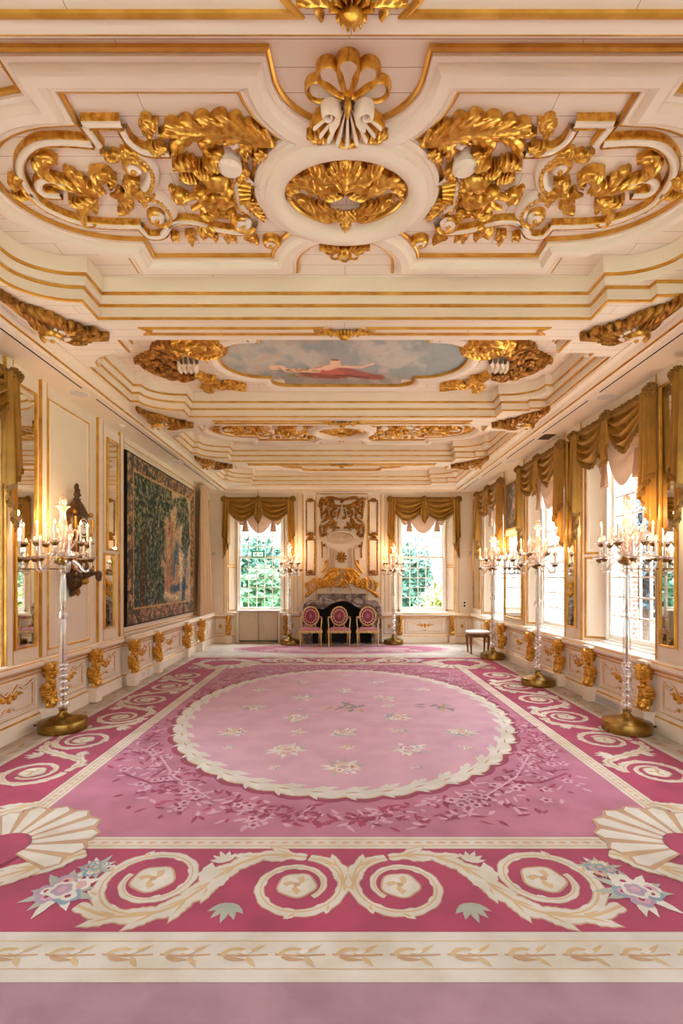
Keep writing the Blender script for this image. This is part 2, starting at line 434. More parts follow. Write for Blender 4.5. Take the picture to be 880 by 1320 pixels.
# ---- brick exterior with white outer window boxes
M['outer'] = mat('darkened_white_paint', 'A9AEAE', .6)  # white paint, colour darkened so the daylit boxes look less bright
def exterior(name, T, u0, u1, wins):
    b = MB(T); e = u0; h0, h1 = -.31, -.72
    for c in wins+[None]:
        a = u1 if c is None else c-.70
        b.box(e, a, -.5, 4.2, h1, h0, 0)
        if c is not None:
            e = c+.70
            b.box(c-.70, e, -.5, DADO-.05, h1, h0, 0); b.box(c-.70, e, HEAD+.05, 4.2, h1, h0, 0)
            for s in (-1, 1): b.box(c+s*.66-.04, c+s*.66+.04, DADO-.05, HEAD+.05, h1+.12, h0, 1)
            b.box(c-.70, e, DADO-.06, DADO-.01, h1-.05, h0, 1)
    return struct(b.build(name, [M['brick'], M['outer']]))
exterior('wall_outside_right', T_right, YN-.7, D+.7, WIN_R); exterior('wall_outside_left', T_left, YN-.7, D+.7, WIN_L)
exterior('wall_outside_far', T_far, -W-.3, W+.3, WIN_F); exterior('wall_outside_near', T_near, -W-.3, W+.3, WIN_N_ADDED)

# ---- ceiling: soffit, beams, coffer panels, stepped mouldings
BAYS = [(-.59,1.74),(2.10,4.43),(4.79,7.12),(7.48,9.81),(10.17,12.28)]
def arc(cx, cy, rx, ry, a0, a1, n=8): return [(cx+rx*cos(a0+(a1-a0)*i/n), cy+ry*sin(a0+(a1-a0)*i/n)) for i in range(n+1)]
def half(F, N, round_right):
    if round_right:
        r = [(2.2,N),(2.2,N+.28)]+arc(2.2,N+.62,.48,.34,-PI/2,0)[1:]+[(2.78,N+.62),(2.78,F-.62),(2.68,F-.62)]+arc(2.2,F-.62,.48,.34,0,PI/2)[1:]+[(2.2,F)]
    else:
        r = [(2.2,N),(2.2,N+.28),(2.56,N+.28),(2.56,N+.36),(2.78,N+.36),(2.78,F-.36),(2.56,F-.36),(2.56,F-.28),(2.2,F-.28),(2.2,F)]
    l = [(-2.2,F),(-2.2,F-.28)]+arc(-2.2,F-.62,.48,.34,PI/2,PI)[1:]+[(-2.78,F-.62),(-2.78,N+.62),(-2.68,N+.62)]+arc(-2.2,N+.62,.48,.34,PI,1.5*PI)[1:]+[(-2.2,N)]
    return r+l
LOW = [(0,H1),(0,H1+.004),(.012,H1+.006),(.014,H1+.024),(.022,H1+.028),(.022,H1+.105),(.034,H1+.107),(.036,H1+.127),(.05,H1+.13)]
LOWM = [0,1,1,0,0,1,1,0]
UPP = [(0,H1+.13),(.004,H1+.135),(.006,H1+.195),(.018,H1+.197),(.02,H1+.217),(.028,H1+.22),(.032,H1+.235),(.032,H2)]
UPPM = [0,0,1,1,0,0,0]
b = MB(); SR = [(-W-.05,YN-.05),(W+.05,YN-.05),(W+.05,D+.05),(-W-.05,D+.05)]; SI = [(-2.92,-.95),(2.92,-.95),(2.92,12.5),(-2.92,12.5)]
plane_holes(b, SR, [SI], H0, 0)
lows = [half(F, N, False) for N, F in BAYS]
B1 = [(-2.80,-.83),(2.80,-.83),(2.80,12.38),(-2.80,12.38)]
plane_holes(b, B1, lows, H1, 1)
for (N, F), lo in zip(BAYS, lows):
    up = offset(half(F, N, True), .05)
    plane_holes(b, offset(lo, .047), [up], H1+.129, 1)
b.quad((-3.6,YN-.2,H2),(3.6,YN-.2,H2),(3.6,D+.2,H2),(-3.6,D+.2,H2), 1)
struct(b.build('ceiling', [M['ceil'], M['planks']]))
for (N, F), lo in zip(BAYS, lows):
    b = MB(); sweep(b, lo, LOW, LOWM, True); sweep(b, offset(half(F, N, True), .05), UPP, UPPM, True); trim(b, [M['ceil'], M['goldline']])
b = MB(); sweep(b, SI, [(-.10,H0),(-.10,H0-.012),(-.03,H0-.016),(-.02,H0-.004),(.0,H0-.002),(.004,H0+.012),(.024,H0+.014),(.026,H0+.006),(.04,H0+.02),(.05,H0+.04),(.08,H0+.06),(.12,H0+.07),(.12,H1)], [0,0,0,0,1,1,1,0,0,0,0,0], True)
trim(b, [M['ceil'], M['goldline']])
b = MB(T_far); sweep(b, [(-3.4,H0),(3.4,H0)], [(0,0),(0,.03),(-.03,.03),(-.05,.012),(-.06,.0)], 0); trim(b, [M['ceil']])
# moulded ridge frames on the coffer panels (h grows downwards)
def T_ceil(yc, z=H2, s=1):
    return lambda u, v, h: (u*s, yc+v, z-h)
RIDGE = [(-.115,0),(-.116,.022),(-.104,.030),(-.092,.020),(-.090,.038),(-.060,.040),(-.056,.056),(-.030,.078),(.030,.078),(.056,.056),(.060,.040),(.090,.038),(.092,.020),(.104,.030),(.116,.022),(.115,0)]
RIDGEM = [1,1,1,0,0,0,0,0,0,0,0,0,1,1,1]
def ridge_outline():
    q = arc(0,.79,.50,.42,-PI/2,0,10)[1:]+[(1.66,.79),(1.66,.59)]+arc(1.66,0,.76,.59,PI/2,-PI/2,20)[1:-1]+[(1.66,-.59),(1.66,-.79)]+arc(0,-.79,.50,.42,0,PI/2,10)
    q2 = [(-x, y) for x, y in q][::-1]
    p = q[:-1]+[(0,-.35)]+q2[1:]+[(0,.35)]
    out = []
    for a in p:
        if not out or (Vector(a)-Vector(out[-1])).length > .004: out.append(a)
    return out
RING = [(-.13,0),(-.13,.022),(-.120,.030),(-.110,.022),(-.108,.045),(-.080,.050),(-.074,.070),(-.040,.074),(-.034,.092),(0,.112),(.045,.112),(.080,.092),(.094,.060),(.097,.034),(.107,.040),(.117,.030),(.118,0)]
RINGM = [1,1,1,0,0,0,0,0,0,0,0,0,0,1,1,1]
for k in (0, 1, 3):
    yc = sum(BAYS[k])/2+.09; b = MB(T_ceil(yc))
    sweep(b, ridge_outline(), RIDGE, RIDGEM, True)
    sweep(b, arc(0,0,.51,.41,0,2*PI,56)[:-1], RING, RINGM, True)
    trim(b, [M['ceil'], M['goldline']])
# picture frame outline of the painted bays
def pic_outline(g=0):
    q = arc(.74,.62,.26,.21,PI/2,0,6)+[(1.0,.55)]+arc(1.02,0,.53,.55,PI/2-.04,-PI/2+.04,18)+[(1.0,-.55)]+arc(.74,-.62,.26,.21,0,-PI/2,6)
    q2 = [(-x, y) for x, y in q][::-1]
    return q+q2
PICF = [(-.10,0),(-.10,.03),(-.09,.04),(-.078,.034),(-.07,.06),(-.02,.075),(.02,.07),(.05,.045),(.062,.05),(.072,.042),(.074,.004)]
PICM = [1,1,1,0,0,0,0,1,1,1]
for k in (2, 4):
    yc = sum(BAYS[k])/2; b = MB(T_ceil(yc)); sweep(b, pic_outline()[::-1], PICF, PICM, True); trim(b, [M['ceil'], M['goldline']])
# panel mouldings on the beams
BEAMS = [1.965, 4.61, 7.30, 9.99]
for y in BEAMS:
    b = MB(T_ceil(y, H1))
    for s in (-1, 1):
        p = [(s*.22,-.055),(s*1.86,-.055),(s*1.80,0),(s*1.86,.055),(s*.22,.055),(s*.27,0)]
        sweep(b, p if s < 0 else p[::-1], [(-.014,0),(-.012,.014),(0,.02),(.012,.014),(.014,0)], 0, True)
    trim(b, [M['goldline']])
# fine line panels on the far soffit
b = MB(T_ceil(12.65, H0))
for x in (-2.0, 2.0): sweep(b, [(x-.6,-.04),(x+.6,-.04),(x+.6,.04),(x-.6,.04)], [(-.012,0),(-.008,.008),(.008,.008),(.012,0)], 0, True)
trim(b, [M['ceil']])

# ---- dado, baseboard and cap, one per wall
DP = [(.055,0),(.055,.15),(.052,.158),(.045,.162),(.042,.176),(.034,.182),(.03,.20),(.024,.205),(.022,.60),(.028,.605),(.034,.612),(.034,.624),(.028,.63),(.04,.645),(.052,.655),(.054,.668),(.066,.672),(.088,.695),(.09,.74),(.082,.752),(.078,DADO),(-.01,DADO)]
DM = [0,0,1,1,0,0,0,0,0,1,1,0,0,1,1,0,0,0,1,0,0]
def dado(name, paths):
    b = MB()
    for p in paths: sweep(b, p, DP, DM)
    return struct(b.build(name, [M['cream'], M['goldline']]))
dado('baseboard_right', [[(W,YN),(W,D)]])
dado('baseboard_left', [[(-W+.1,D),(-W+.1,7.66),(-W-.01,7.66)],[(-W,7.55),(-W,6.70),(-W,YN)]])
dado('baseboard_far', [[(W,D),(1.05,D)],[(-1.06,D),(-1.44,D)],[(-2.74,D),(-W,D)]])
dado('baseboard_near', [[(-W,YN),(W,YN)]])
b = MB(); b.box(-W, -W+.1, 7.66, D, 0, DADO-.002); trim(b, [M['cream']])
# ------------------------------------------------------------------ the carpet: one woven piece, inlaid motifs of pile in several dyed wools
def rugmat(name, col, col2, var=.3, vs=3.5):
    col, col2 = [''.join('%02X' % int(int(c[i:i+2],16)*.955) for i in (0,2,4)) for c in (col, col2)]
    m = mat(name, col, .95, var=var, vscale=vs, col2=col2, bump=.55, bscale=420, spec=.1); p = m.node_tree.nodes['Principled BSDF']; p.inputs['Sheen Weight'].default_value = .2; p.inputs['Sheen Roughness'].default_value = .4; p.inputs['Sheen Tint'].default_value = (1,.96,.95,1); return m
RG = {}
for k, (c, c2) in dict(beige=('D2C8B6','AC9F8C'), cream=('DCD4C6','CBBFA8'), tan=('C8A27C','B48B64'), gold=('D6B787','C4A272'), magenta=('B03C5C','9A3050'),
        field=('BE7589','AD6479'), oval=('D4A2AE','C796A3'), mauve=('B08994','9C7781'), deep=('9E3654','8C2B48'), lpink=('D6A5B0','C793A1'), white=('E2DACC','D2C8B8'),
        sage=('B4B5A2','989D8A'), blue=('8FA3AE','7590A0'), grey=('9C8C86','80716C'), lilac=('B49FAE','A08A9A'), peach=('D8B195','C99E80')).items():
    RG[k] = rugmat('wool_'+k, c, c2)
RK = list(RG); RMI = {k: i for i, k in enumerate(RK)}
rug = MB(); LZ = .0009; RZ = .010
RC = [0]
def rj():
    RC[0] += 1; return (RC[0] % 397)*2e-6
def rpoly(pts, k, l):
    z = RZ+l*LZ+rj(); rug.add([(x, y, z) for x, y in pts], [tuple(range(len(pts)))], RMI[k])
def rrect(x0, x1, y0, y1, k, l): rpoly([(x0,y0),(x1,y0),(x1,y1),(x0,y1)], k, l)
def rrib(path, w, k, l, ser=0, side=0, taper=None):
    """ribbon of wool; ser = serration of the edge, like leaf tips"""
    path = [tuple(p)[:2] for p in path]; ns = normals2(path); N = len(path); L = []; R = []
    for i, (p, n) in enumerate(zip(path, ns)):
        t = i/(N-1); ww = w*(taper(t) if taper else 1); s = 1+ser*(abs(sin(i*1.05))-.5)
        a = ww*(s if side >= 0 else 1); c = ww*(s if side <= 0 else 1)
        L.append((p[0]+n.x*a, p[1]+n.y*a)); R.append((p[0]-n.x*c, p[1]-n.y*c))
    z = RZ+l*LZ+rj(); vs = [(x, y, z) for x, y in L+R]; rug.add(vs, [(i, i+1, N+i+1, N+i) for i in range(N-1)], RMI[k])
def rleaf(x, y, a, ln, wd, k, l, ser=0):
    pts = []; n = 7
    for i in range(n+1): t = i/n; pts.append((t, sin(PI*t**.8)*(1+ser*(i % 2)) ))
    P = [(t*ln, h*wd) for t, h in pts]+[(t*ln, -h*wd) for t, h in pts[-2:0:-1]]
    rpoly([(x+px*cos(a)-py*sin(a), y+px*sin(a)+py*cos(a)) for px, py in P], k, l)
def rdisc(x, y, r, k, l, n=14, wob=0, ry=None):
    ry = ry or r
    rpoly([(x+r*(1+wob*cos(5*2*PI*i/n+1))*cos(2*PI*i/n), y+ry*(1+wob*cos(5*2*PI*i/n+1))*sin(2*PI*i/n)) for i in range(n)], k, l)
def rell(rx, ry, yc, k, l, n=90, wob=0, f=36):
    rpoly([((rx+wob*abs(sin(f*PI*i/n)))*cos(2*PI*i/n), yc+(ry+wob*abs(sin(f*PI*i/n)))*sin(2*PI*i/n)) for i in range(n)], k, l)
RX0, RX1, RY0, RY1 = -3.22, 3.32, -1.15, 12.35
rug.box(RX0, RX1, RY0, RY1, .001, RZ, RMI['beige'])
FY0, FY1 = 3.138, 9.41; YC = (FY0+FY1)/2; SW = .134; MW = .706
rrect(-3.03, 3.03, RY0, RY1, 'mauve', 1)
rrect(-3.21, 3.31, 2.013, 10.53, 'beige', 2); rrect(-3.06, 3.06, 2.013, 10.53, 'cream', 3)
rrect(-3.00, 3.00, 2.298, 10.25, 'magenta', 4)
rrect(-2.25, 2.25, FY0-SW, FY1+SW, 'cream', 5)
for d in (.03, SW-.03):
    e = .006
    for (x0,x1,y0,y1) in ((-2.25+d,2.25-d,FY0-SW+d-e,FY0-SW+d+e),(-2.25+d,2.25-d,FY1+SW-d-e,FY1+SW-d+e),(-2.25+d-e,-2.25+d+e,FY0-SW+d,FY1+SW-d),(2.25-d-e,2.25-d+e,FY0-SW+d,FY1+SW-d)):
        rrect(x0, x1, y0, y1, 'gold', 6)
for i in range(56):                       # little links of the bead-and-reel stripe
    x = -2.05+i*4.1/55
    for y in (FY0-SW/2, FY1+SW/2): rleaf(x, y, 0, .055, .016, 'peach', 6)
for i in range(84):
    y = FY0+.05+i*(FY1-FY0-.1)/83
    for x in (-2.183, 2.183): rleaf(x, y, PI/2, .055, .016, 'peach', 6)
rrect(-2.115, 2.115, FY0, FY1, 'field', 6)
rell(1.985, 2.625, YC, 'deep', 7, 176, .045, 44); rell(1.935, 2.57, YC, 'gold', 8, 176, .04, 44); rell(1.92, 2.555, YC, 'cream', 9, 176, .04, 44); rell(1.815, 2.445, YC, 'oval', 11, 176, .018, 44)
nb = 44
for i in range(nb):                       # leafy garland of the oval border
    a = 2*PI*i/nb; x = 1.865*cos(a); y = YC+2.49*sin(a); ta = math.atan2(2.49*cos(a), -1.865*sin(a))
    rleaf(x, y, ta+.5, .23, .030, 'cream', 12, .4); rleaf(x, y, ta-.6, .16, .026, 'gold', 10, .2); rleaf(x, y, ta-.5, .22, .030, 'white', 12, .4); rleaf(x, y, ta+.85, .15, .022, 'cream', 12, .3); rleaf(x+.03*cos(a), y+.03*sin(a), ta-.95, .14, .02, 'cream', 12, .3)
    rleaf(x+.02*cos(a), y+.02*sin(a), ta+.1, .12, .010, 'tan', 13)
# cream end bands: undulating leafy vine
for y0 in (2.155, 10.39):
    for d in (-.075, .085): rrect(-3.0, 3.0, y0+d-.003, y0+d+.003, 'gold', 4)
    for i in range(-12, 13):
        x = i*.25+.02; rrib([(x-.1,y0+.005),(x,y0-.004),(x+.12,y0+.004)], .005, 'tan', 4)
        s = 1
        rrib(catmull([(x-.08,y0),(x-.05,y0+.03),(x+.0,y0+.035),(x+.03,y0+.012),(x-.01,y0+.004)], 5), .012, 'gold', 5, taper=lambda t: 1-.6*t)
        rrib(catmull([(x-.07,y0-.01),(x-.02,y0-.024),(x+.05,y0-.028)], 5), .012, 'tan', 5, taper=lambda t: sin(PI*min(1, t+.1)))
        rleaf(x+.03, y0-.01, -.9, .075, .012, 'gold', 6); rleaf(x+.03, y0+.01, .6, .09, .010, 'gold', 6); rleaf(x+.0, y0+.012, .2, .05, .014, 'white', 7)
rrect(-3.21, 3.31, 10.53, RY1, 'cream', 3); rell(2.5, .78, 11.5, 'oval', 4, 60); rell(2.35, .68, 11.5, 'field', 5, 60); rell(1.6, .42, 11.5, 'lpink', 6, 50)
# big acanthus scrolls in the crimson border
def scroll(cx, cy, r, a0, hand, l=5, turns=1.35):
    P = [(cx+(r-(r*.52)*t)*cos(a0+hand*turns*2*PI*t), cy+(r-(r*.52)*t)*sin(a0+hand*turns*2*PI*t)) for t in [i/44 for i in range(45)]]
    rrib(P, r*.135, 'tan', l, .3, 1 if hand < 0 else -1, lambda t: 1-.55*t)
    rrib(P, r*.11, 'cream', l+1, .3, 1 if hand < 0 else -1, lambda t: 1-.55*t)
    Q = [(cx+(x-cx)*.965, cy+(y-cy)*.965) for x, y in P]
    rrib(Q, r*.022, 'gold', l+2, 0, 0, lambda t: 1-.5*t)
    for i in range(3, 34, 4):              # leaflets thrown off the spiral, inwards
        x, y = P[i]; an = math.atan2(y-cy, x-cx)
        rleaf(x-.0*cos(an), y-.0*sin(an), an+PI-hand*.9, r*.30*(1-.4*i/44), r*.055, 'cream', l+1, .3)
        if i < 16: rleaf(x, y, an+hand*1.0, r*.26, r*.06, 'cream', l+1, .3); rleaf(x, y, an+hand*.95, r*.18, r*.03, 'gold', l+2)
    rdisc(cx, cy, r*.40, 'tan', l+2, 24, .05); rdisc(cx, cy, r*.36, 'cream', l+3, 24, .06)
    for q in range(7): rleaf(cx, cy, q*2*PI/7+.3, r*.31, r*.085, 'gold' if q % 2 else 'white', l+4, .2)
    rdisc(cx, cy, r*.07, 'tan', l+5, 8)
    return P
def stem(pts, w, l=5):
    P = catmull(pts, 8)
    rrib(P, w*1.15, 'tan', l, .3, 0, lambda t: .55+.45*sin(PI*t)); rrib(P, w*.95, 'cream', l+1, .35, 0, lambda t: .55+.45*sin(PI*t)); rrib(P, w*.18, 'gold', l+2, 0, 0)
    for i in range(3, len(P)-4, 6):
        a = math.atan2(P[i+1][1]-P[i-1][1], P[i+1][0]-P[i-1][0])
        for s in (-1, 1): rleaf(P[i][0], P[i][1], a+s*.42, w*3.4, w*.62, 'tan', l, .3); rleaf(P[i][0], P[i][1], a+s*.42, w*3.2, w*.5, 'cream', l+1, .3); rleaf(P[i][0], P[i][1], a+s*.36, w*2.2, w*.15, 'gold', l+2)
def sprig(x, y, a, r, l=6, k='sage'):
    for s in (-.9, -.45, 0, .45, .9): rleaf(x, y, a+s, r*(1-.25*abs(s)), r*.13, k, l, .15)
def bouquet(x, y, r, l=6, main=('white','lilac'), hot='lpink'):
    for i in range(11): rleaf(x, y, i*2*PI/11+rnd.random()*.4, r*(.9+.5*rnd.random()), r*.16, rnd.choice(['sage','sage','white','cream']), l, .2)
    for i in range(5):
        a = i*2*PI/5+rnd.random(); q = (x+r*.45*cos(a), y+r*.45*sin(a)); rr = r*(.28+.12*rnd.random()); c = rnd.choice(list(main)*2+[hot, 'blue'])
        rdisc(*q, rr, c, l+1, 15, .14); rdisc(q[0]+rr*.1, q[1], rr*.6, rnd.choice(['lpink','white','peach']), l+2, 10, .12); rdisc(*q, rr*.25, rnd.choice(['gold','deep']), l+3, 8)
    rdisc(x, y, r*.42, main[0], l+3, 15, .12); rdisc(x, y, r*.3, main[1], l+4, 15, .14); rdisc(x, y, r*.15, hot, l+5, 8)
for end in (0, 1):
    fy = (lambda y: y) if not end else (lambda y: 2*YC-y)
    sg = 1 if not end else -1
    for s in (-1, 1):
        scroll(s*.275, fy(2.645), .27, (PI/2 if not end else -PI/2)+s*.2*sg, s*sg)
        scroll(s*1.06, fy(2.70), .30, (-PI/2 if not end else PI/2)-s*.3*sg, s*sg)
        stem([(s*.24, fy(2.91)),(s*.48, fy(2.93)),(s*.66, fy(2.80)),(s*.78, fy(2.60)),(s*.92, fy(2.44)),(s*1.15, fy(2.40)),(s*1.36, fy(2.48))], .055)
        stem([(s*.02, fy(2.60)),(s*.05, fy(2.80)),(s*.17, fy(2.90))], .04)
        sprig(s*.60, fy(2.50), -PI/2*sg+s*.1, .15); sprig(s*.70, fy(2.86), PI/2*sg-s*.5, .13, 7, 'cream')
        rleaf(s*.78, fy(2.66), PI/2*sg, .2, .04, 'cream', 7, .3); rleaf(s*.74, fy(2.60), PI/2*sg+s*.5, .18, .035, 'cream', 7, .3)
        bouquet(s*1.50, fy(2.60), .17, 8); bouquet(s*1.42, fy(2.80), .10, 8, ('sage','blue'), 'gold')
        # corner: crimson half-disc, shell fan, flanking volutes
        hx, hy = s*2.10, fy(3.02)
        rdisc(hx+s*.10, hy-sg*.06, .27, 'deep', 10, 24); rdisc(hx+s*.10, hy-sg*.06, .25, 'magenta', 11, 24)
        n = 8
        for i in range(n):
            a = math.radians(-32+160*(i+.5)/n); a = a if s < 0 else PI-a; a = a*sg
            a0 = a-math.radians(160/n*.52); a1 = a+math.radians(160/n*.52); r0, r1 = .16, .50+.06*sin(i*PI/(n-1))
            rpoly([(hx+r0*cos(a0),hy+r0*sin(a0)),(hx+r1*.93*cos(a0),hy+r1*.93*sin(a0)),(hx+r1*cos(a),hy+r1*sin(a)),(hx+r1*.93*cos(a1),hy+r1*.93*sin(a1)),(hx+r0*cos(a1),hy+r0*sin(a1))], 'tan', 11)
            b0 = a-math.radians(160/n*.36); b1 = a+math.radians(160/n*.30)
            rpoly([(hx+r0*cos(b0),hy+r0*sin(b0)),(hx+r1*.90*cos(b0),hy+r1*.90*sin(b0)),(hx+r1*.97*cos(a),hy+r1*.97*sin(a)),(hx+r1*.90*cos(b1),hy+r1*.90*sin(b1)),(hx+r0*cos(b1),hy+r0*sin(b1))], 'white' if i % 3 else 'cream', 12)
        stem([(s*1.55, fy(2.95)),(s*1.72, fy(2.84)),(s*1.92, fy(2.70)),(s*2.2, fy(2.55)),(s*2.42, fy(2.60))], .07, 8)
        stem([(s*2.22, fy(3.60)),(s*2.36, fy(3.50)),(s*2.52, fy(3.30)),(s*2.72, fy(3.05)),(s*2.66, fy(2.78))], .07, 8)
        scroll(s*2.25, fy(2.62), .17, 0 if s > 0 else PI, -s*sg, 12); scroll(s*2.66, fy(3.5), .14, -PI/2*sg, s*sg, 12)
        bouquet(s*2.60, fy(2.66), .15, 10)
for s in (-1, 1):                          # the long side borders
    ys = [4.19+.87*i for i in range(5)]; ys = [y for y in ys if y < 8.7]; ys = [YC-2.09+.836*i for i in range(6)]
    for i, y in enumerate(ys):
        h = 1 if i % 2 else -1
        scroll(s*2.63, y, .265, (0 if h*s > 0 else PI), h*(1 if i < 3 else 1), 5)
        if i < len(ys)-1:
            x0 = s*2.63+(.27 if h*s > 0 else -.27)*1.0; x1 = s*2.63-(.27 if h*s > 0 else -.27)*1.0
            stem([(x0, y+.02),(x0*.995, y+.25),(s*2.63, y+.42),(x1*1.0, y+.6),(x1, y+.80)], .042)
            sprig(s*2.63+(.16 if h > 0 else -.16), y+.40, 0 if h > 0 else PI, .17, 7, 'white'); sprig(s*2.63-(.14 if h > 0 else -.14), y+.44, PI if h > 0 else 0, .13, 7, 'cream')
    for i in range(40):                    # faded vine on the outer pale strip
        y = 2.4+i*.2; rleaf(s*3.14, y, PI/2+.3*(-1)**i, .16, .022, 'tan', 4, .2)
# rose sprays in the four spandrels
for sx in (-1, 1):
    for sy in (-1, 1):
        path = resample(catmull([(.10,2.90),(.62,2.80),(1.15,2.55),(1.55,2.15),(1.80,1.60),(1.95,.95),(2.0,.3)], 8), 60)
        for i in range(430):
            t = rnd.random()**1.0; p = path[int(t*59)]; wdt = .34*sin(PI*min(1, t*.85+.12))**1.2
            ox, oy = rnd.gauss(0, wdt*.52), rnd.gauss(0, wdt*.52)
            x, y = p.x+ox, p.y+oy
            if (x/2.04)**2+(y/2.68)**2 < 1.03 or x > 2.06 or y > 3.06: continue
            a = rnd.random()*2*PI; k = rnd.choice(['deep','deep','deep','lpink','magenta','lpink','deep','lpink'] if t < .7 else ['deep','deep','magenta','lpink'])
            rleaf(sx*x, YC+sy*y, a, .05+.08*rnd.random(), .009+.011*rnd.random(), k, 7+i % 4, .2)
        for i in range(26):
            t = .15+.6*rnd.random(); p = path[int(t*59)]; x, y = p.x+rnd.gauss(0,.12), p.y+rnd.gauss(0,.12)
            if (x/2.08)**2+(y/2.72)**2 < 1.05 or x > 2.0 or y > 3.0: continue
            for q in range(5): a = q*2*PI/5+i; rleaf(sx*x, YC+sy*y, a, .055, .018, 'lpink', 11)
            rdisc(sx*x, YC+sy*y, .018, 'deep', 12, 8)
        rrib([(sx*1.2, YC+sy*2.25),(sx*1.55, YC+sy*2.32),(sx*1.86, YC+sy*2.12)], .012, 'deep', 11); rrib([(sx*1.0, YC+sy*2.6),(sx*1.4, YC+sy*2.2),(sx*1.7, YC+sy*1.7)], .010, 'lpink', 11)
# posies scattered over the oval
for px, py, r in [(390,881.5,.13),(485,881,.14),(336,891,.13),(447,892,.13),(547,891,.12),(390,901,.17),(497,902,.17),(326,914,.15),(387,916,.06),(500,912,.1),(385,928,.18),(512,927,.18),
        (300,946,.15),(384,946,.10),(442,947,.16),(515,945,.1),(594,946,.17),(295,966,.07),(370,969,.19),(448,966,.08),(527,968,.18),(601,966,.08),(442,992,.18),(354,992,.06),(537,992,.06),(345,873,.07),(447,872,.1),(520,874,.08)]:
    bouquet(*on_floor(px, py), r*.95, 12, ('white','lpink') if int(px) % 2 else ('cream','peach'), rnd.choice(['lpink','gold','lilac','blue','lpink']))
for px, py in ((450,914),(568,913)):
    x, y = on_floor(px, py)
    for i in range(16): rleaf(x+rnd.gauss(0,.1), y+rnd.gauss(0,.1), rnd.random()*6, .16, .03, rnd.choice(['grey','grey','sage','tan']), 13)
for s in (-1, 1):
    for q in range(5): scroll(s*(.35+.45*q), 11.1+.12*(q % 2), .16, PI/2, s*(1 if q % 2 else -1), 7)
    scroll(s*2.75, 11.2, .2, 0, s, 5)
tag(rug.build('carpet', [RG[k] for k in RK]), 'huge pink and crimson floral carpet with cream scrolls covering the floor', 'carpet')
CZ = RZ+.006
# ------------------------------------------------------------------ carved and gilded ceiling ornaments
GM = [M['ceil'], M['gold']]; AM = [M['ceil'], M['antique']]
def crop(ox, oy, k, yc, z=H2-.05):     # trace from an enlarged crop onto the ceiling, relative to the bay centre
    def f(*pts):
        out = []
        for x, y in pts:
            X, Y = on_ceiling(ox+x/k, oy+y/k, z); out.append((X, Y-yc))
        return out
    return f
YA = sum(BAYS[1])/2
PLACE = {1: 'in the nearest ceiling bay', 3: 'in the far ceiling bay'}
c8 = crop(0, 130, 3.826, YA); c6 = crop(190, 140, 5.176, YA); c7 = crop(310, 60, 3.2593, YA)
TL = lambda s=1: MB(lambda u, v, h: (u*s, v, -h))
def lf(t, s, p, w_, h, n, z0=.012, mt='gold', T=None, name='acanthus_leaf'):
    b = MB(T) if T else TL(s); leaf(b, p, w_, h, n, 0, z0=z0); return b.build(name, M[mt], t)
def fl(t, s, p, r, mt='antique', z=.03, T=None, core=.65):
    b = MB(T) if T else TL(s); flower(b, p, r, 0, 6, z); lump(b, (p[0], p[1], z+.005), r*core, 0); return b.build('carved_flower', M[mt], t)
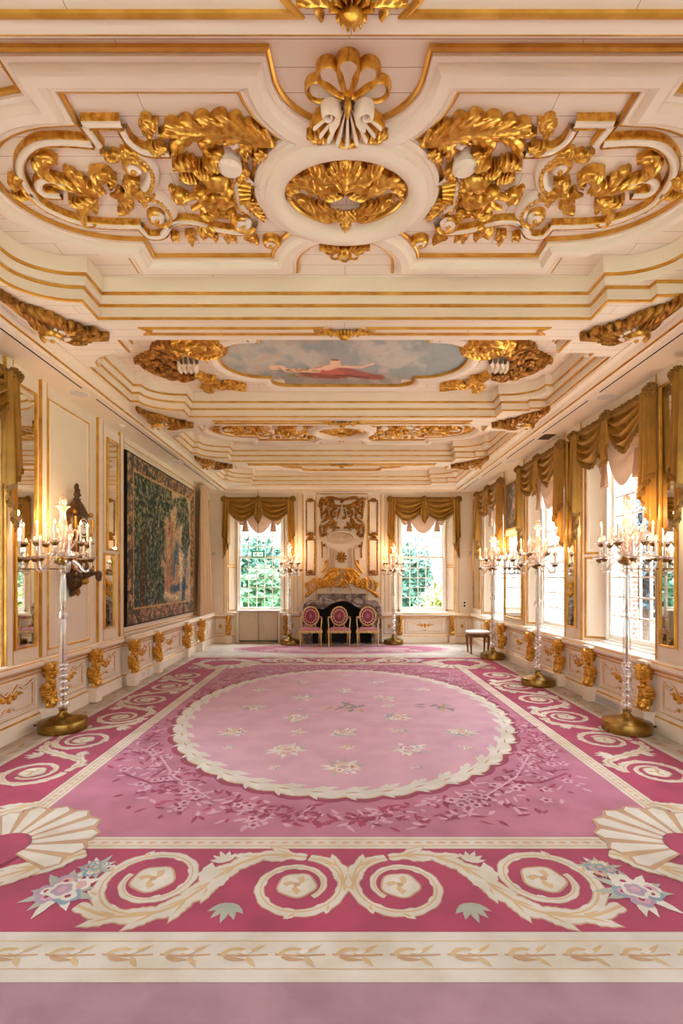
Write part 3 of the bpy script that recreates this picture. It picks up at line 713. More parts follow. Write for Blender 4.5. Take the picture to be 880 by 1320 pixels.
def relief(k, s):
    side = 'left' if s > 0 else 'right'; rnd.seed(11)
    t = thing('scrolled_relief', f'gilded acanthus and figure relief {side} of the oval ring {PLACE[k]}', 'ceiling ornament', (0, sum(BAYS[k])/2, H2), 0, 'acanthus reliefs beside the oval medallions')
    b = TL(s)
    for p in (c8((600,128),(408,128),(490,236)),):
        for a, q in zip(p, p[1:]): strap(b, resample([a, q], 4), .035, .05)
    for p, w in ((c8((455,222),(300,212),(180,226),(112,285),(97,355),(128,432),(165,475)), .035),
                 (c8((300,475),(225,470),(190,440),(205,405),(265,400),(330,430)), .035), (c8((150,455),(185,505),(250,550),(380,602),(500,622),(700,628)), .032),
                 (c8((598,148),(640,215),(720,262),(835,268)), .032), (c8((690,632),(735,675),(805,672),(850,612),(885,600)), .028),
                 (c6((100,850),(150,790),(230,765),(350,775),(450,812),(600,835),(700,830)), .032), (c6((560,260),(640,230),(690,260)), .05),
                 (c6((700,480),(620,540),(610,620),(650,690)), .06), (c6((560,720),(600,680),(640,700)), .05)):
        strap(b, catmull(p, 6), w, .055)
    b.build('strapwork', GM, t)
    for p in (c8((640,285),(705,300),(752,370),(742,440),(700,468)), c8((728,480),(795,508),(842,570),(832,615)), c6((560,470),(570,560),(600,650),(640,690))):
        b = TL(s); q = catmull(p, 6); roll(b, q, .045, .045, 0); beads(b, q, .014, 1, .045); b.build('bead_scroll', GM, t)
    for cc, r in ((c8((660,345))[0], .07), (c8((775,588))[0], .075), (c6((640,785))[0], .085), (c6((822,912))[0], .06)):
        b = TL(s); v = volute(cc, r, r*.15, 0, 1.7*(1 if r > .07 else -1)); roll(b, v, .022, .06, 1, (1, .5)); b.ball((cc[0], cc[1], .03), (r*.8, r*.8, .03), 12, 6, 0); b.ball((cc[0], cc[1], .06), .018, 8, 5, 1); b.build('volute', GM, t)
    for i in range(5):
        b = TL(s); p = c6((600+i*4, 480+i*34), (690, 500+i*24)); roll(b, resample(p, 4), .012, .075, 1); b.build('gilded_flute', GM, t)
    cc = c6((550,370))[0]; b = TL(s)
    b.lathe([(0,.10),(.05,.10),(.06,.085),(.075,.08),(.075,.05),(.062,.045),(.066,.0)], 14, (cc[0], cc[1], 0), 0)
    b.build('cream_drum', GM, t)
    L = [  # (crop points, half width, lobes, height)
        (c8((505,472),(430,440),(375,395),(315,348)), .06, 4, .05), (c8((480,470),(400,450),(330,430),(262,425)), .05, 4, .045), (c8((475,490),(400,520),(350,510),(345,490)), .05, 4, .04),
        (c8((470,490),(410,560),(420,615),(475,612)), .045, 4, .05), (c8((460,480),(450,520),(475,565)), .05, 3, .04), (c8((525,450),(480,410),(500,362),(560,400),(540,425)), .06, 4, .055),
        (c8((540,465),(600,480),(625,540),(585,560)), .06, 4, .055), (c8((600,470),(640,460),(650,400),(690,410)), .055, 4, .05), (c8((620,450),(690,470),(715,520)), .055, 3, .05), (c8((660,470),(720,495),(760,470)), .045, 3, .045),
        (c8((245,400),(200,340),(225,290),(285,308)), .06, 4, .05), (c8((360,410),(250,385),(195,325)), .03, 5, .04), (c8((85,372),(105,430),(150,482),(235,555)), .03, 5, .045), (c8((150,480),(110,485),(55,468)), .028, 4, .04), (c8((70,440),(75,400),(110,385)), .045, 3, .05),
        (c8((520,250),(540,290),(600,280)), .05, 3, .05), (c8((600,290),(640,265),(690,290)), .04, 3, .045),
        (c6((850,243),(700,185),(520,125),(330,135),(120,135)), .085, 6, .06), (c6((640,150),(480,130),(250,190),(170,330)), .085, 5, .055), (c6((600,170),(470,180),(370,240),(410,315)), .07, 4, .05), (c6((700,190),(600,190),(510,240)), .055, 3, .045), (c6((350,160),(220,170),(80,190)), .05, 4, .05),
        (c6((850,235),(740,200),(650,260),(655,345)), .075, 5, .06), (c6((800,290),(740,320),(710,370)), .05, 3, .05), (c6((60,160),(20,120),(-10,160),(20,210)), .055, 4, .05), (c6((130,262),(60,300),(0,260)), .045, 4, .045),
        (c6((345,400),(260,380),(170,390)), .055, 4, .055), (c6((345,490),(280,480),(210,465)), .05, 4, .055), (c6((560,430),(480,330),(380,350)), .06, 4, .055), (c6((690,420),(640,430),(615,490)), .055, 4, .05), (c6((640,610),(690,650),(780,750)), .065, 5, .055),
        (c6((330,880),(280,850),(300,920)), .04, 3, .045), (c6((370,870),(395,800),(460,880)), .06, 4, .05), (c6((600,900),(530,840),(540,910)), .05, 4, .045), (c6((640,870),(690,880),(740,910)), .04, 3, .04), (c6((215,885),(180,860),(170,890)), .03, 3, .04)]
    for i, (p, w_, n, h) in enumerate(L): lf(t, s, p, w_, h, n, .012+.006*(i % 3))
    b = TL(s)   # carved half figure among leaves and fruit
    def at(x, y): return c6((x, y))[0]
    for (x, y), r, z in (((450,480),(.10,.07,.07),.05), ((440,575),(.085,.06,.07),.06), ((505,610),(.07,.06,.06),.05), ((395,650),(.07,.05,.05),.04), ((500,690),(.08,.045,.05),.04), ((520,540),(.05,.06,.05),.05)):
        p = at(x, y); lump(b, (p[0], p[1], z), r, 0, .3, 2.4)
    hd = at(350, 490); b.ball((hd[0], hd[1], .12), (.045, .038, .05), 12, 8); b.ball((hd[0]-.02, hd[1]-.03, .13), (.012, .016, .012), 6, 5)
    h2 = at(215, 560); lump(b, (h2[0], h2[1], .07), (.055, .05, .055), 0, .15, 3)
    for x, y in ((165,520),(175,560),(200,600),(240,610),(260,560),(190,540)):
        p = at(x, y); lump(b, (p[0], p[1], .06), .026, 0, .2, 4, 8, 6)
    for p in (((430,480),(370,520),(360,590),(300,630)), ((520,560),(450,560),(420,610),(470,670)), ((390,560),(330,540),(260,560))):
        q = [at(*a) for a in p]; q3 = catmull([(a[0], a[1], .09) for a in q], 5); b.tube(q3, [.030-.012*i/(len(q3)-1) for i in range(len(q3))], 8)
    b.build('carved_figure', M['gold'], t)
    for p in (((420,420),(350,400),(300,380)), ((480,650),(420,690),(350,680)), ((560,640),(560,700),(600,720)), ((460,620),(500,560),(540,580)), ((480,380),(400,340),(430,400))):
        lf(t, s, [at(*a) for a in p], .045, .06, 4, .05)
def medallion(k):
    t = thing('medallion_spray', f'gilded acanthus palmette inside the oval ring {PLACE[k]}', 'ceiling ornament', (0, sum(BAYS[k])/2, H2), 0, 'palmettes in the oval rings')
    ctr = c7((440,640))[0][0]
    for s in (1, -1):
        for p, w_, n, h in ((((432,610),(400,560),(345,545),(295,490)), .11, 6, .06), (((420,600),(330,600),(260,565),(190,600)), .095, 6, .055), (((400,690),(320,690),(260,660),(235,650)), .07, 5, .05), (((420,725),(350,725),(300,700)), .05, 4, .045),
                           (((435,590),(410,530),(385,480)), .07, 5, .065), (((250,600),(215,610),(205,650)), .05, 4, .05), (((430,620),(370,630),(330,610)), .05, 3, .06)):
            lf(t, s, c7(*p), w_*.85, h, n, .02, T=lambda u, v, h: (ctr+(u-ctr)*s, v, -h))
    lf(t, 1, c7((440,610),(440,540),(440,462)), .085, .075, 5, .02)
    b = TL(); p = c7((440,690))[0]
    for i in range(5):
        for j in range(5): b.ball((p[0]+(i-2)*.026+(j % 2)*.012, p[1]+(j-2)*.022, .075+.02*(1-((i-2)/2.6)**2)), .015, 7, 5)
    leaf(b, c7((440,715),(440,770)), .045, .05, 3, 0, z0=.04); b.build('carved_pine_cone', M['gold'], t)
    b = TL(); p = c7((440,672))[0]; shell(b, p, .13, math.radians(200), math.radians(340), 7, 0, 1, .07, .35); b.build('fluted_fan', GM, t)
def near_shell(k):
    t = thing('shell_ornament', f'big cream scallop shell touching the oval ring {PLACE[k]}', 'ceiling ornament', (0, sum(BAYS[k])/2, H2), 0, 'shells on the near side of the oval rings')
    p = c7((450,235))[0]; b = TL()
    for i in (0, 4, 1, 3, 2):
        a = math.radians(-90+(i-2)*37); petal(b, p, a, .03, .20, .076, 0, 1, .030+.006*(i % 2)+.008*(i == 2), .012)
    b.build('shell_lobes', GM, t)
    b = MB(lambda u, v, h: (u, v, -h-.055)); shell(b, (p[0], p[1]-.02), .245, math.radians(22), math.radians(158), 9, 0, 1, .07, .2)
    for s in (-1, 1):
        v = volute((p[0]+s*.10, p[1]+.02), .055, .015, PI/2, 1.3*s); roll(b, v, .020, .085, 0, (1, .6))
    b.build('ribbed_fan', GM, t)
    b = TL(); lump(b, (p[0], p[1]-.02, .10), (.02,.06,.03), 0); b.build('gilded_bud', M['gold'], t)
    for s in (-1, 1):
        lf(t, 1, [(p[0]+s*.12, p[1]+.20), (p[0]+s*.17, p[1]+.19), (p[0]+s*.235, p[1]+.17)], .045, .05, 4, .05)
        b2 = TL(); v = volute((p[0]+s*.145, p[1]+.12), .04, .01, 0, 1.4*s); roll(b2, v, .013, .07, 0); b2.build('small_scroll', M['gold'], t)
    lf(t, 1, [(p[0]-.06, p[1]+.215), (p[0]+.06, p[1]+.215)], .03, .05, 4, .06)
def far_shell(k):
    t = thing('shell_ornament', f'small gilded shell cresting behind the oval ring {PLACE[k]}', 'ceiling ornament', (0, sum(BAYS[k])/2, H2), 0, 'crestings on the far side of the oval rings')
    p = c7((437,868))[0]; b = TL()
    for i in range(5):
        a = math.radians(90+(i-2)*38); r = .15
        petal(b, p, a, .02, .14, .045, 1, 0, .014, .012)
    for s in (-1, 1):
        lf(t, 1, [(p[0], p[1]), (p[0]+s*.09, p[1]-.01), (p[0]+s*.2, p[1]-.03)], .035, .04, 4, .01); lf(t, 1, [(p[0], p[1]), (p[0]+s*.05, p[1]+.06)], .03, .05, 3, .02)
    lump(b, (p[0], p[1], .03), .035, 0); b.build('gilded_cresting', [M['gold'], M['ceil']], t)
for k in (1, 3):
    for s in (1, -1): relief(k, s)
    medallion(k); near_shell(k); far_shell(k)

# garlands at the ends of the painting frame
YB = sum(BAYS[2])/2; cb = crop(160, 400, 4.4, YB, H2-.06)
def garland(k, s):
    side = 'left' if s > 0 else 'right'; rnd.seed(5)
    t = thing('fruit_garland', f'gilded fruit and leaf carving at the {side} end of the ceiling painting', 'ceiling ornament', (0, sum(BAYS[k])/2, H2), 0, 'gilded carvings at the ends of the painting')
    b = TL(s)
    for x, y in ((90,295),(130,300),(170,245),(220,215),(215,265),(255,235),(285,270),(190,305),(240,335),(285,360),(330,382),(250,295),(290,320),(150,322),(230,370),(270,385),(370,385)):
        fl(t, s, cb((x, y))[0], .085)
    for p, w_ in ((((200,250),(130,270),(60,295)), .05), (((260,230),(200,205),(150,240)), .05), (((250,350),(180,350),(130,330)), .05), (((300,380),(330,395),(390,385)), .06), (((160,300),(120,320),(90,300)), .04), (((280,220),(240,200),(180,205)), .05)):
        lf(t, s, cb(*p), w_, .06, 4, .03, 'antique')
    for p, w_ in ((((330,260),(330,200),(420,180),(520,195)), .13), (((350,240),(420,235),(560,225)), .12), (((400,260),(480,260),(575,235)), .08), (((560,240),(540,200),(500,180)), .08), (((400,360),(450,390),(520,395)), .07)):
        lf(t, s, cb(*p), w_, .07, 5, .03)
    b = TL(s)
    for x, y in ((340,205),(310,230),(380,240),(440,210),(520,205)): p = cb((x, y))[0]; lump(b, (p[0], p[1], .05), (.08,.07,.07), 0, .35, 3)
    b.build('carved_drapery', M['gold'], t)
    for x, y in ((470,415),(495,440),(460,445),(520,420),(540,440),(480,465)): fl(t, s, cb((x, y))[0], .08, 'gold', .02)
    for p in (((540,430),(600,425),(690,440)), ((530,450),(600,445),(690,460))): lf(t, s, cb(*p), .05, .05, 5, .02)
    for x in (325, 350, 380, 410): 
        b = TL(s); a = cb((x, 290), (x-14, 320), (x, 345)); roll(b, catmull(a, 5), .03, .09, 0); b.build('shell_band', GM, t)
for s in (1, -1): garland(2, s)

# cartouches on the corner of each coffer
for k, (N, F) in enumerate(BAYS[1:4]):
    for s in (1, -1):
        side = 'left' if s > 0 else 'right'; rnd.seed(3)
        t = thing('ceiling_corner_cartouche', f'gilded corner carving with a cream scroll, {side} end of the {ORD[k]} ceiling beam', 'ceiling ornament', (s*-2.64, F+.10, H1), 0, 'corner carvings on the ceiling beams')
        b = TL(s)
        v = volute((-.05, .05), .10, .015, PI*.9, 1.6); roll(b, v, .028, .11, 1, (1, .45)); b.ball((-.05, .05, .05), (.09, .09, .06), 14, 8, 0); b.ball((-.05, .05, .11), .022, 8, 6, 1)
        roll(b, catmull([(.02, .12), (.08, .08), (.10, .0), (.04, -.10)], 6), .035, .08, 0); b.build('cream_scroll', GM, t)
        for p, w_, n in (([(.02,0),(.14,.05),(.27,.10),(.44,.11)], .06, 6), ([(-.02,-.05),(-.07,-.22),(-.09,-.40),(-.11,-.60)], .055, 7), ([(.03,-.04),(.10,-.13),(.05,-.26),(-.05,-.38)], .07, 5), ([(.06,.0),(.18,-.02),(.28,.03)], .07, 5), ([(.0,.08),(.08,.17),(.2,.19)], .06, 4), ([(-.06,-.02),(-.11,-.12),(-.10,-.24)], .045, 4), ([(.1,.03),(.16,.1),(.26,.15)], .05, 4)):
            lf(t, s, p, w_, .07, n, .015, 'antique')
        b = TL(s)
        for i in range(16):
            q = i/15; lump(b, (-.10+.5*q+.02*sin(i*2.1), -.50+.58*q**.6+.03*cos(i*1.7), .035), (.035, .035, .04), 0, .3, 3, 9, 6)
        b.build('fruit_garland', AM[1], t)
        for x, y in ((.06,.14),(.10,.18),(.03,.19)): fl(t, s, (x, y), .05)
# cartouches in the middle of each beam
for i, y in enumerate(BEAMS):
    t = thing('ceiling_beam_cartouche', f'small gilded shell cartouche on the {["beam at the very top edge","beam before the painting","beam just beyond the painting","last beam before the far wall"][i]}', 'ceiling ornament', (0, y, H1), 0, 'cartouches on the ceiling beams')
    b = TL(); shell(b, (0, .05), .105, math.radians(180+15), math.radians(360-15), 7, 0, 0, .05, .3); shell(b, (0, .02), .075, math.radians(20), math.radians(160), 6, 0, 0, .04, .3); lump(b, (0, .03, .04), (.05,.03,.04), 0); b.build('gilded_shell', M['gold'], t)
    for s in (-1, 1):
        b = TL(); roll(b, catmull([(s*.12,-.055),(s*.14,-.02),(s*.12,.0),(s*.14,.03),(s*.12,.06)], 5), .014, .03, 0); leaf(b, [(s*.08,.0),(s*.14,-.01),(s*.22,.0)], .03, .035, 3, 0, z0=.01); b.build('gilded_scroll', M['gold'], t)

# ---- the ceiling painting (a generic reclining draped figure on clouds)
def canvas(name, u0, u1, v0, v1, nu, nv, fn, T, keep=None):
    U, V = np.meshgrid(np.linspace(0,1,nu), np.linspace(0,1,nv)); colr = fn(U, V)
    me = bpy.data.meshes.new(name); vs = [T(u0+(u1-u0)*a, v0+(v1-v0)*c, 0) for a, c in zip(U.ravel(), V.ravel())]; fs = []
    for j in range(nv-1):
        for i in range(nu-1):
            if keep is None or keep(u0+(u1-u0)*(i+.5)/(nu-1), v0+(v1-v0)*(j+.5)/(nv-1)): fs.append((j*nu+i, j*nu+i+1, (j+1)*nu+i+1, (j+1)*nu+i))
    me.from_pydata(vs, [], fs); at = me.color_attributes.new('Col', 'FLOAT_COLOR', 'POINT')
    c = np.clip(colr.reshape(-1,3),0,1); c = np.where(c <= .04045, c/12.92, ((c+.055)/1.055)**2.4)
    at.data.foreach_set('color', np.concatenate([c, np.ones((len(c),1))], 1).astype(np.float32).ravel())
    o = bpy.data.objects.new(name, me); COL.objects.link(o); return o
def vnoise(U, V, f, seed, octv=4):
    r = np.random.RandomState(seed); out = np.zeros_like(U); amp = 1; tot = 0
    for o in range(octv):
        g = r.rand(130,130); x = U*f*2**o; y = V*f*2**o; xi = x.astype(int) % 128; yi = y.astype(int) % 128; fx = x-np.floor(x); fy = y-np.floor(y)
        fx = fx*fx*(3-2*fx); fy = fy*fy*(3-2*fy)
        out += amp*((g[yi,xi]*(1-fx)+g[yi,xi+1]*fx)*(1-fy)+(g[yi+1,xi]*(1-fx)+g[yi+1,xi+1]*fx)*fy); tot += amp; amp *= .5
    return out/tot
def mixc(a, c, t): return a*(1-t[...,None])+np.array(c)*t[...,None]
def sst(a, b_, x): t = np.clip((x-a)/(b_-a),0,1); return t*t*(3-2*t)
def seg(U, V, p, q, r, soft):
    px, py = p; qx, qy = q; dx, dy = qx-px, qy-py; t = np.clip(((U-px)*dx+(V-py)*dy)/(dx*dx+dy*dy),0,1)
    d = np.hypot(U-px-t*dx, V-py-t*dy); return 1-sst(r-soft, r+soft, d)
def sky_art(U, V):
    x = (U-.5)*2.7+.10; y = (V-.5)*1.3-.12; n = vnoise(U*2.6, V, 4, 3); n2 = vnoise(U*2.6, V, 9, 8)
    c = np.ones(U.shape+(3,))*np.array((.60,.63,.62)); c = mixc(c, (.80,.76,.70), sst(.45,.66,n)*.85); c = mixc(c, (.50,.56,.58), sst(.55,.75,n2)*.5)
    c = mixc(c, (.80,.66,.56), sst(.1,.9,1-U)*sst(.5,.7,n2)*.6)
    cl = sst(-.05,.25, y-.16+.12*n2-.10*np.abs(x)); c = mixc(c, (.60,.55,.50), cl*.8); c = mixc(c, (.66,.62,.56), cl*sst(.5,.62,n2))
    j = (n2-.5)*.05
    for p, q, r, k in (((-.28,.20),(.10,.22),.11,(.60,.30,.26)), ((.05,.20),(.50,.30),.07,(.62,.32,.28)), ((-.12,.12),(.05,.16),.09,(.78,.40,.32)), ((.1,.1),(.34,.24),.06,(.66,.36,.31))):
        c = mixc(c, k, seg(x+j, y+j, p, q, r, .025))
    c = mixc(c, (.42,.18,.15), seg(x+j, y+j, (.0,.24), (.4,.31), .016, .01)*.8)
    sk = (.93,.76,.62)
    for p, q, r in (((-.52,.12),(-.20,.14),.05), ((-.08,.08),(.02,.02),.055), ((.02,-.03),(.02,-.06),.055), ((.06,.04),(.30,.06),.026), ((.30,.06),(.42,-.02),.02), ((-.05,.06),(-.22,.12),.03), ((-.58,.06),(-.66,.06),.05)):
        c = mixc(c, sk, seg(x+j*.5, y+j*.5, p, q, r, .012))
    c = mixc(c, (.45,.32,.2), seg(x+j, y+j, (.0,-.105), (.04,-.10), .018, .01))
    for i in range(26):
        a = i*.9; px, py = -.42+.22*cos(a*1.7)*((i % 5)/5+.3), .19+.09*sin(a); c = mixc(c, ((.38,.36,.16),(.62,.55,.25),(.72,.45,.4))[i % 3], seg(x, y, (px,py), (px+.06*cos(a),py+.03*sin(a)), .010, .008))
    return c*(.92+.16*n2[...,None])
def in_frame(u, v):
    v = abs(v); u = abs(u)
    return (u < .78 and v < .83) or (u < 1.0 and v < .6) or (((u-1.02)/.53)**2+(v/.54)**2 < 1)
for k in (2,):
    o = canvas('ceiling_painting', -1.54, 1.54, -.82, .82, 280, 150, sky_art, lambda u, v, h: (u, v, 0), in_frame)
    o.data.materials.append(M['paintcol']); o.location = (0, sum(BAYS[k])/2, H2-.015)
    tag(o, 'painted ceiling canvas of a figure in red drapery reclining on grey clouds', 'ceiling painting')
# ------------------------------------------------------------------ silk draperies: one per window
def ruffle(b, path, drop, amp, m=0, out=(0,1,0), n=3):
    """gathered fringe hanging from a 3-D path"""
    P = resample(path, max(12, int(sum((Vector(q)-Vector(p)).length for p, q in zip(path, path[1:]))/.012))); rows = []
    for i, p in enumerate(P):
        w_ = amp*sin(i*1.9)+amp*.5*sin(i*.83)
        rows.append([(p.x, p.y+.004, p.z+.012), (p.x, p.y+.012+w_*.4, p.z), (p.x, p.y+.008+w_, p.z-drop*.6), (p.x, p.y+.004+w_*1.2, p.z-drop*(1+.12*sin(i*2.7)))])
    b.grid(rows, m)
def swag_pts(x0, x1, z0, drop, gather, nu=34, nv=30, y0=.05, folds=4.0, sd=0):
    rows = []
    for j in range(nv+1):
        v = j/nv; row = []
        for i in range(nu+1):
            u = i/nu; s = sin(PI*u)**.72
            z = z0-v*(gather+(drop-gather)*s)-.012*sin(v*9+u*3+sd)*s
            fold = sin(2*PI*(folds*v**1.15+.12*sin(2*PI*u+sd)))
            y = y0+.055*s*(.4+.6*v)+.058*fold*s**.6*min(1, v*4)+.012*sin(u*9+sd)*v
            row.append((x0+(x1-x0)*u, y, z))
        rows.append(row)
    return rows
def make_drapery():
    t = thing('window_drapery', '', 'curtain', (0,0,0), 0, 'gold silk swags and tails over the windows'); ZT = 3.74
    b = MB(); n = 90; rows = []
    for i in range(n+1):
        x = -.90+1.8*i/n; p = .012*sin(i*1.7)+.006*sin(i*.9)
        rows.append([(x, .01, ZT), (x, .055+p, ZT-.005), (x, .075+p*1.2, ZT-.03), (x, .06+p, ZT-.06), (x, .075-p, ZT-.08), (x, .05, ZT-.11)])
    b.grid(rows); b.build('gathered_heading', M['fringe'], t)
    for k, (x0, x1) in enumerate(((-.86,.02),(-.02,.86))):
        R_ = swag_pts(x0, x1, ZT-.05, .53, .10, sd=k*1.3); b = MB(); b.grid(R_); sw = b.build('swag', M['swag'], t, ang=80)
        b = MB(); ruffle(b, R_[-1], .055, .008); b.build('bullion_fringe', M['fringe'], sw)
    # centre jabot
    rows = []
    for i in range(19):
        u = i/18; x = -1+2*u; L = .60-.24*abs(x)**1.2; col = []
        for j in range(13):
            v = j/12; wd = .045+.075*v; col.append((x*wd, .115+.035*sin(u*PI*5)*(.3+.7*v)+.02*(1-x*x), ZT-.06-L*v))
        rows.append(col)
    b = MB(); b.grid(rows); jb = b.build('centre_jabot', M['swag'], t, ang=80)
    b = MB(); ruffle(b, [r[-1] for r in rows], .05, .008); b.build('bullion_fringe', M['fringe'], jb)
    # cascading tails
    for s in (-1, 1):
        tl = None
        for lay in (1, 0):
            rows = []; n = 40
            for i in range(n+1):
                u = i/n                                    # 0 outer edge, 1 inner edge
                xt = .91-.17*u; xb = (.94-.20*u) if lay else (.92-.19*u)
                L = (.90+.24*u) if lay else (1.52-.42*u)
                z0 = ZT-.06; fo = (.030 if lay else .022); col = []
                for j in range(17):
                    v = j/16; x = xt+(xb-xt)*v; y = (.125 if lay else .082)+fo*sin(u*2*PI*2.6+lay*.8)*(.45+.55*v)+.012*sin(u*17)*v; k_ = min(1, u*9); y = y*k_+(.048 if not lay else .06)*(1-k_)
                    col.append((s*x, y, z0-L*v))
                rows.append(col)
            b = MB(); b.grid(rows); o = b.build('tail' if lay else 'under_tail', M['swag'], tl or t, ang=80)
            if lay: tl = o
            b = MB(); ruffle(b, [r[-1] for r in rows], .05, .007); fr = b.build('bullion_fringe' if lay else 'lower_fringe', M['fringe'], tl)
    for x in (-.88, 0, .88):
        b = MB()
        for rr, yy in ((.085,.10),(.055,.13),(.03,.15)):
            ring = []
            for i in range(29):
                a = 2*PI*i/28; q = 1+.10*sin(a*9); ring.append([(x+rr*.35*cos(a), yy+.012, ZT-.06+rr*.35*sin(a)), (x+rr*.8*q*cos(a), yy+.02+.008*sin(a*9), ZT-.06+rr*.8*q*sin(a)), (x+rr*q*cos(a), yy-.015, ZT-.06+rr*q*sin(a)), (x+rr*.75*cos(a), yy-.05, ZT-.06+rr*.75*sin(a))])
            b.grid(ring)
        b.ball((x, .165, ZT-.06), (.022,.016,.022), 10, 6); b.build('rosette', M['fringe'], t)
    return t
def make_blind():
    t = thing('festoon_blind', '', 'window blind', (0,0,0), 0, 'pale festoon blinds inside the windows'); ZT = 3.60
    for nm, x0, x1, dr in (('centre_puff', -.37, .37, .78), ('side_puff', -.60, -.34, .58), ('side_puff', .34, .60, .58)):
        rows = []
        for j in range(25):
            v = j/24; row = []
            for i in range(25):
                u = i/24; s = sin(PI*u)**.8; z = ZT-v*(.34+(dr-.34)*s)
                y = -.13+.10*s*sin(PI*min(1, v*1.02))**.8+.016*sin(v*26+2*u)*s*v
                row.append((x0+(x1-x0)*u, y, z))
            rows.append(row)
        b = MB(); b.grid(rows); b.build(nm, M['blind'], t, ang=80)
    for s in (-1, 1):
        rows = []
        for i in range(25):
            a = 2*PI*i/24; col = []
            for j in range(9):
                v = j/8; r = .035+.045*v+.008*sin(a*6)*v; col.append((s*.36+r*cos(a), -.08+r*.55*sin(a), ZT-.40-.34*v))
            rows.append(col)
        b = MB(); b.grid(rows); b.build('bell_tail', M['blind'], t, ang=80)
    b = MB(); b.box(-.61, .61, -.16, -.10, ZT-.03, ZT); b.build('head_rail', M['blind'], t)
    return t
drap = make_drapery(); blin = make_blind(); first = [True]
def hang(fn, rz, desc):
    if first[0]: d, bl = drap, blin; first[0] = False
    else: d, bl = dup(drap), dup(blin)
    d.location = fn(0); d.rotation_euler = (0,0,rz); bl.location = fn(0); bl.rotation_euler = (0,0,rz)
    d['label'] = 'gold silk swag with tails over the '+desc; bl['label'] = 'pale festoon blind in the '+desc
for c, d in zip(WIN_R, [None, 'window behind the largest floor lamp', 'middle right-hand window', 'window beside the white stool']):
    if d: hang(lambda _: (W-.004, c, 0), PI/2, d)
hang(lambda _: (-W+.004, WIN_L[0], 0), -PI/2, 'window at the very left edge')
hang(lambda _: (WIN_F[0], D-.004, 0), PI, 'window with the green exit sign'); hang(lambda _: (WIN_F[1], D-.004, 0), PI, 'far window right of the fireplace')
hang(lambda _: (W-.004, WIN_R[0], 0), PI/2, 'window cut off by the right edge')

# ------------------------------------------------------------------ mirrors, picture, tapestry
MF = [(-.020,0),(-.019,.024),(-.012,.030),(-.004,.020),(.004,.024),(.008,.016),(.009,0)]
def mirror(T, u0, u1, v0, v1, label, seams=(), name='pier_mirror', h0=0.0, plate=True):
    Tb = lambda u, v, h: T(u, v, h+h0)
    c = Vector(T((u0+u1)/2, v0, h0)); t = thing(name, label, 'mirror', c)
    Tl = lambda u, v, h: tuple(Vector(Tb(u, v, h))-c)
    b = MB(Tl); frame(b, u0, u1, v0, v1, MF, 0); b.build('gilded_frame', M['goldline'], t)
    ed = [v0]+list(seams)+[v1]
    for a, e in zip(ed, ed[1:]):
        b = MB(Tl); b.box(u0, u1, a+.002, e-.002, .002, .012); b.build('mirror_glass', M['mirror'], t)
    return t
mirror(T_right, 5.06, 5.32, .93, 3.70, 'tall narrow gilt mirror on the right edge pier, behind the largest floor lamp', (1.74,), h0=.004)
mirror(T_right, 7.22, 7.50, .93, 3.70, 'slim gilt mirror on the pier between the two nearer right-hand windows', (1.74,), h0=.004)
mirror(T_right, 9.34, 10.30, .86, 2.50, 'wide gilt mirror under the grey relief picture', (1.74,), h0=.004)
mirror(T_right, 12.16, 12.70, .90, 3.66, 'narrow mirror in the far right corner behind the white stool', h0=.004)
mirror(T_left, 5.11, 5.47, .91, 3.68, 'tall narrow gilt mirror on the left wall behind the lit floor lamp', (1.73,), h0=.004)
mirror(T_left, 7.08, 7.42, 2.06, 3.66, 'upper half of the slim mirror beside the tapestry', name='upper_mirror', h0=.034)
mirror(T_left, 7.04, 7.36, .93, 2.00, 'lower half of the slim mirror, set back below the upper one', name='lower_mirror', h0=.004)
mirror(T_left, 12.30, 12.70, .90, 3.66, 'narrow mirror in the far left corner behind the peach curtain', h0=.004)
b = MB(T_left); b.box(7.0, 7.50, 2.02, 3.80, 0, .032); trim(b, [M['cream']])
def relief_art(U, V):
    n = vnoise(U, V*1.1, 12, 21); n2 = vnoise(U, V, 30, 22); g = .38+.35*(n-.4)+.15*(n2-.5); j = (n-.5)*.06
    for p, q, r, k in (((.45,.80),(.5,.45),.09,.24), ((.5,.5),(.62,.25),.06,.2), ((.42,.6),(.28,.38),.05,.22), ((.5,.86),(.5,.9),.05,.28), ((.45,.45),(.4,.15),.05,.2), ((.6,.65),(.75,.75),.04,.2), ((.3,.2),(.75,.14),.05,.12)):
        g = g+k*seg(U+j, V+j, p, q, r, .03)*(.6+.8*(n2-.3))
    g = g-.10*sst(.3,.0,V); return np.stack([g*1.0, g*.92, g*.84], -1)
c = Vector((W-.004, 9.82, 2.6)); t = thing('relief_picture', 'grey grisaille relief picture of figures above the wide mirror', 'picture', c)
o = canvas('painted_relief', 9.40, 10.24, 2.66, 3.56, 90, 100, relief_art, lambda u, v, h: tuple(Vector(T_right(u, v, .008))-c)); o.data.materials.append(M['paintcol']); o.parent = t
b = MB(lambda u, v, h: tuple(Vector(T_right(u, v, h))-c)); frame(b, 9.38, 10.26, 2.64, 3.58, MF, 0); b.build('gilded_frame', M['goldline'], t)
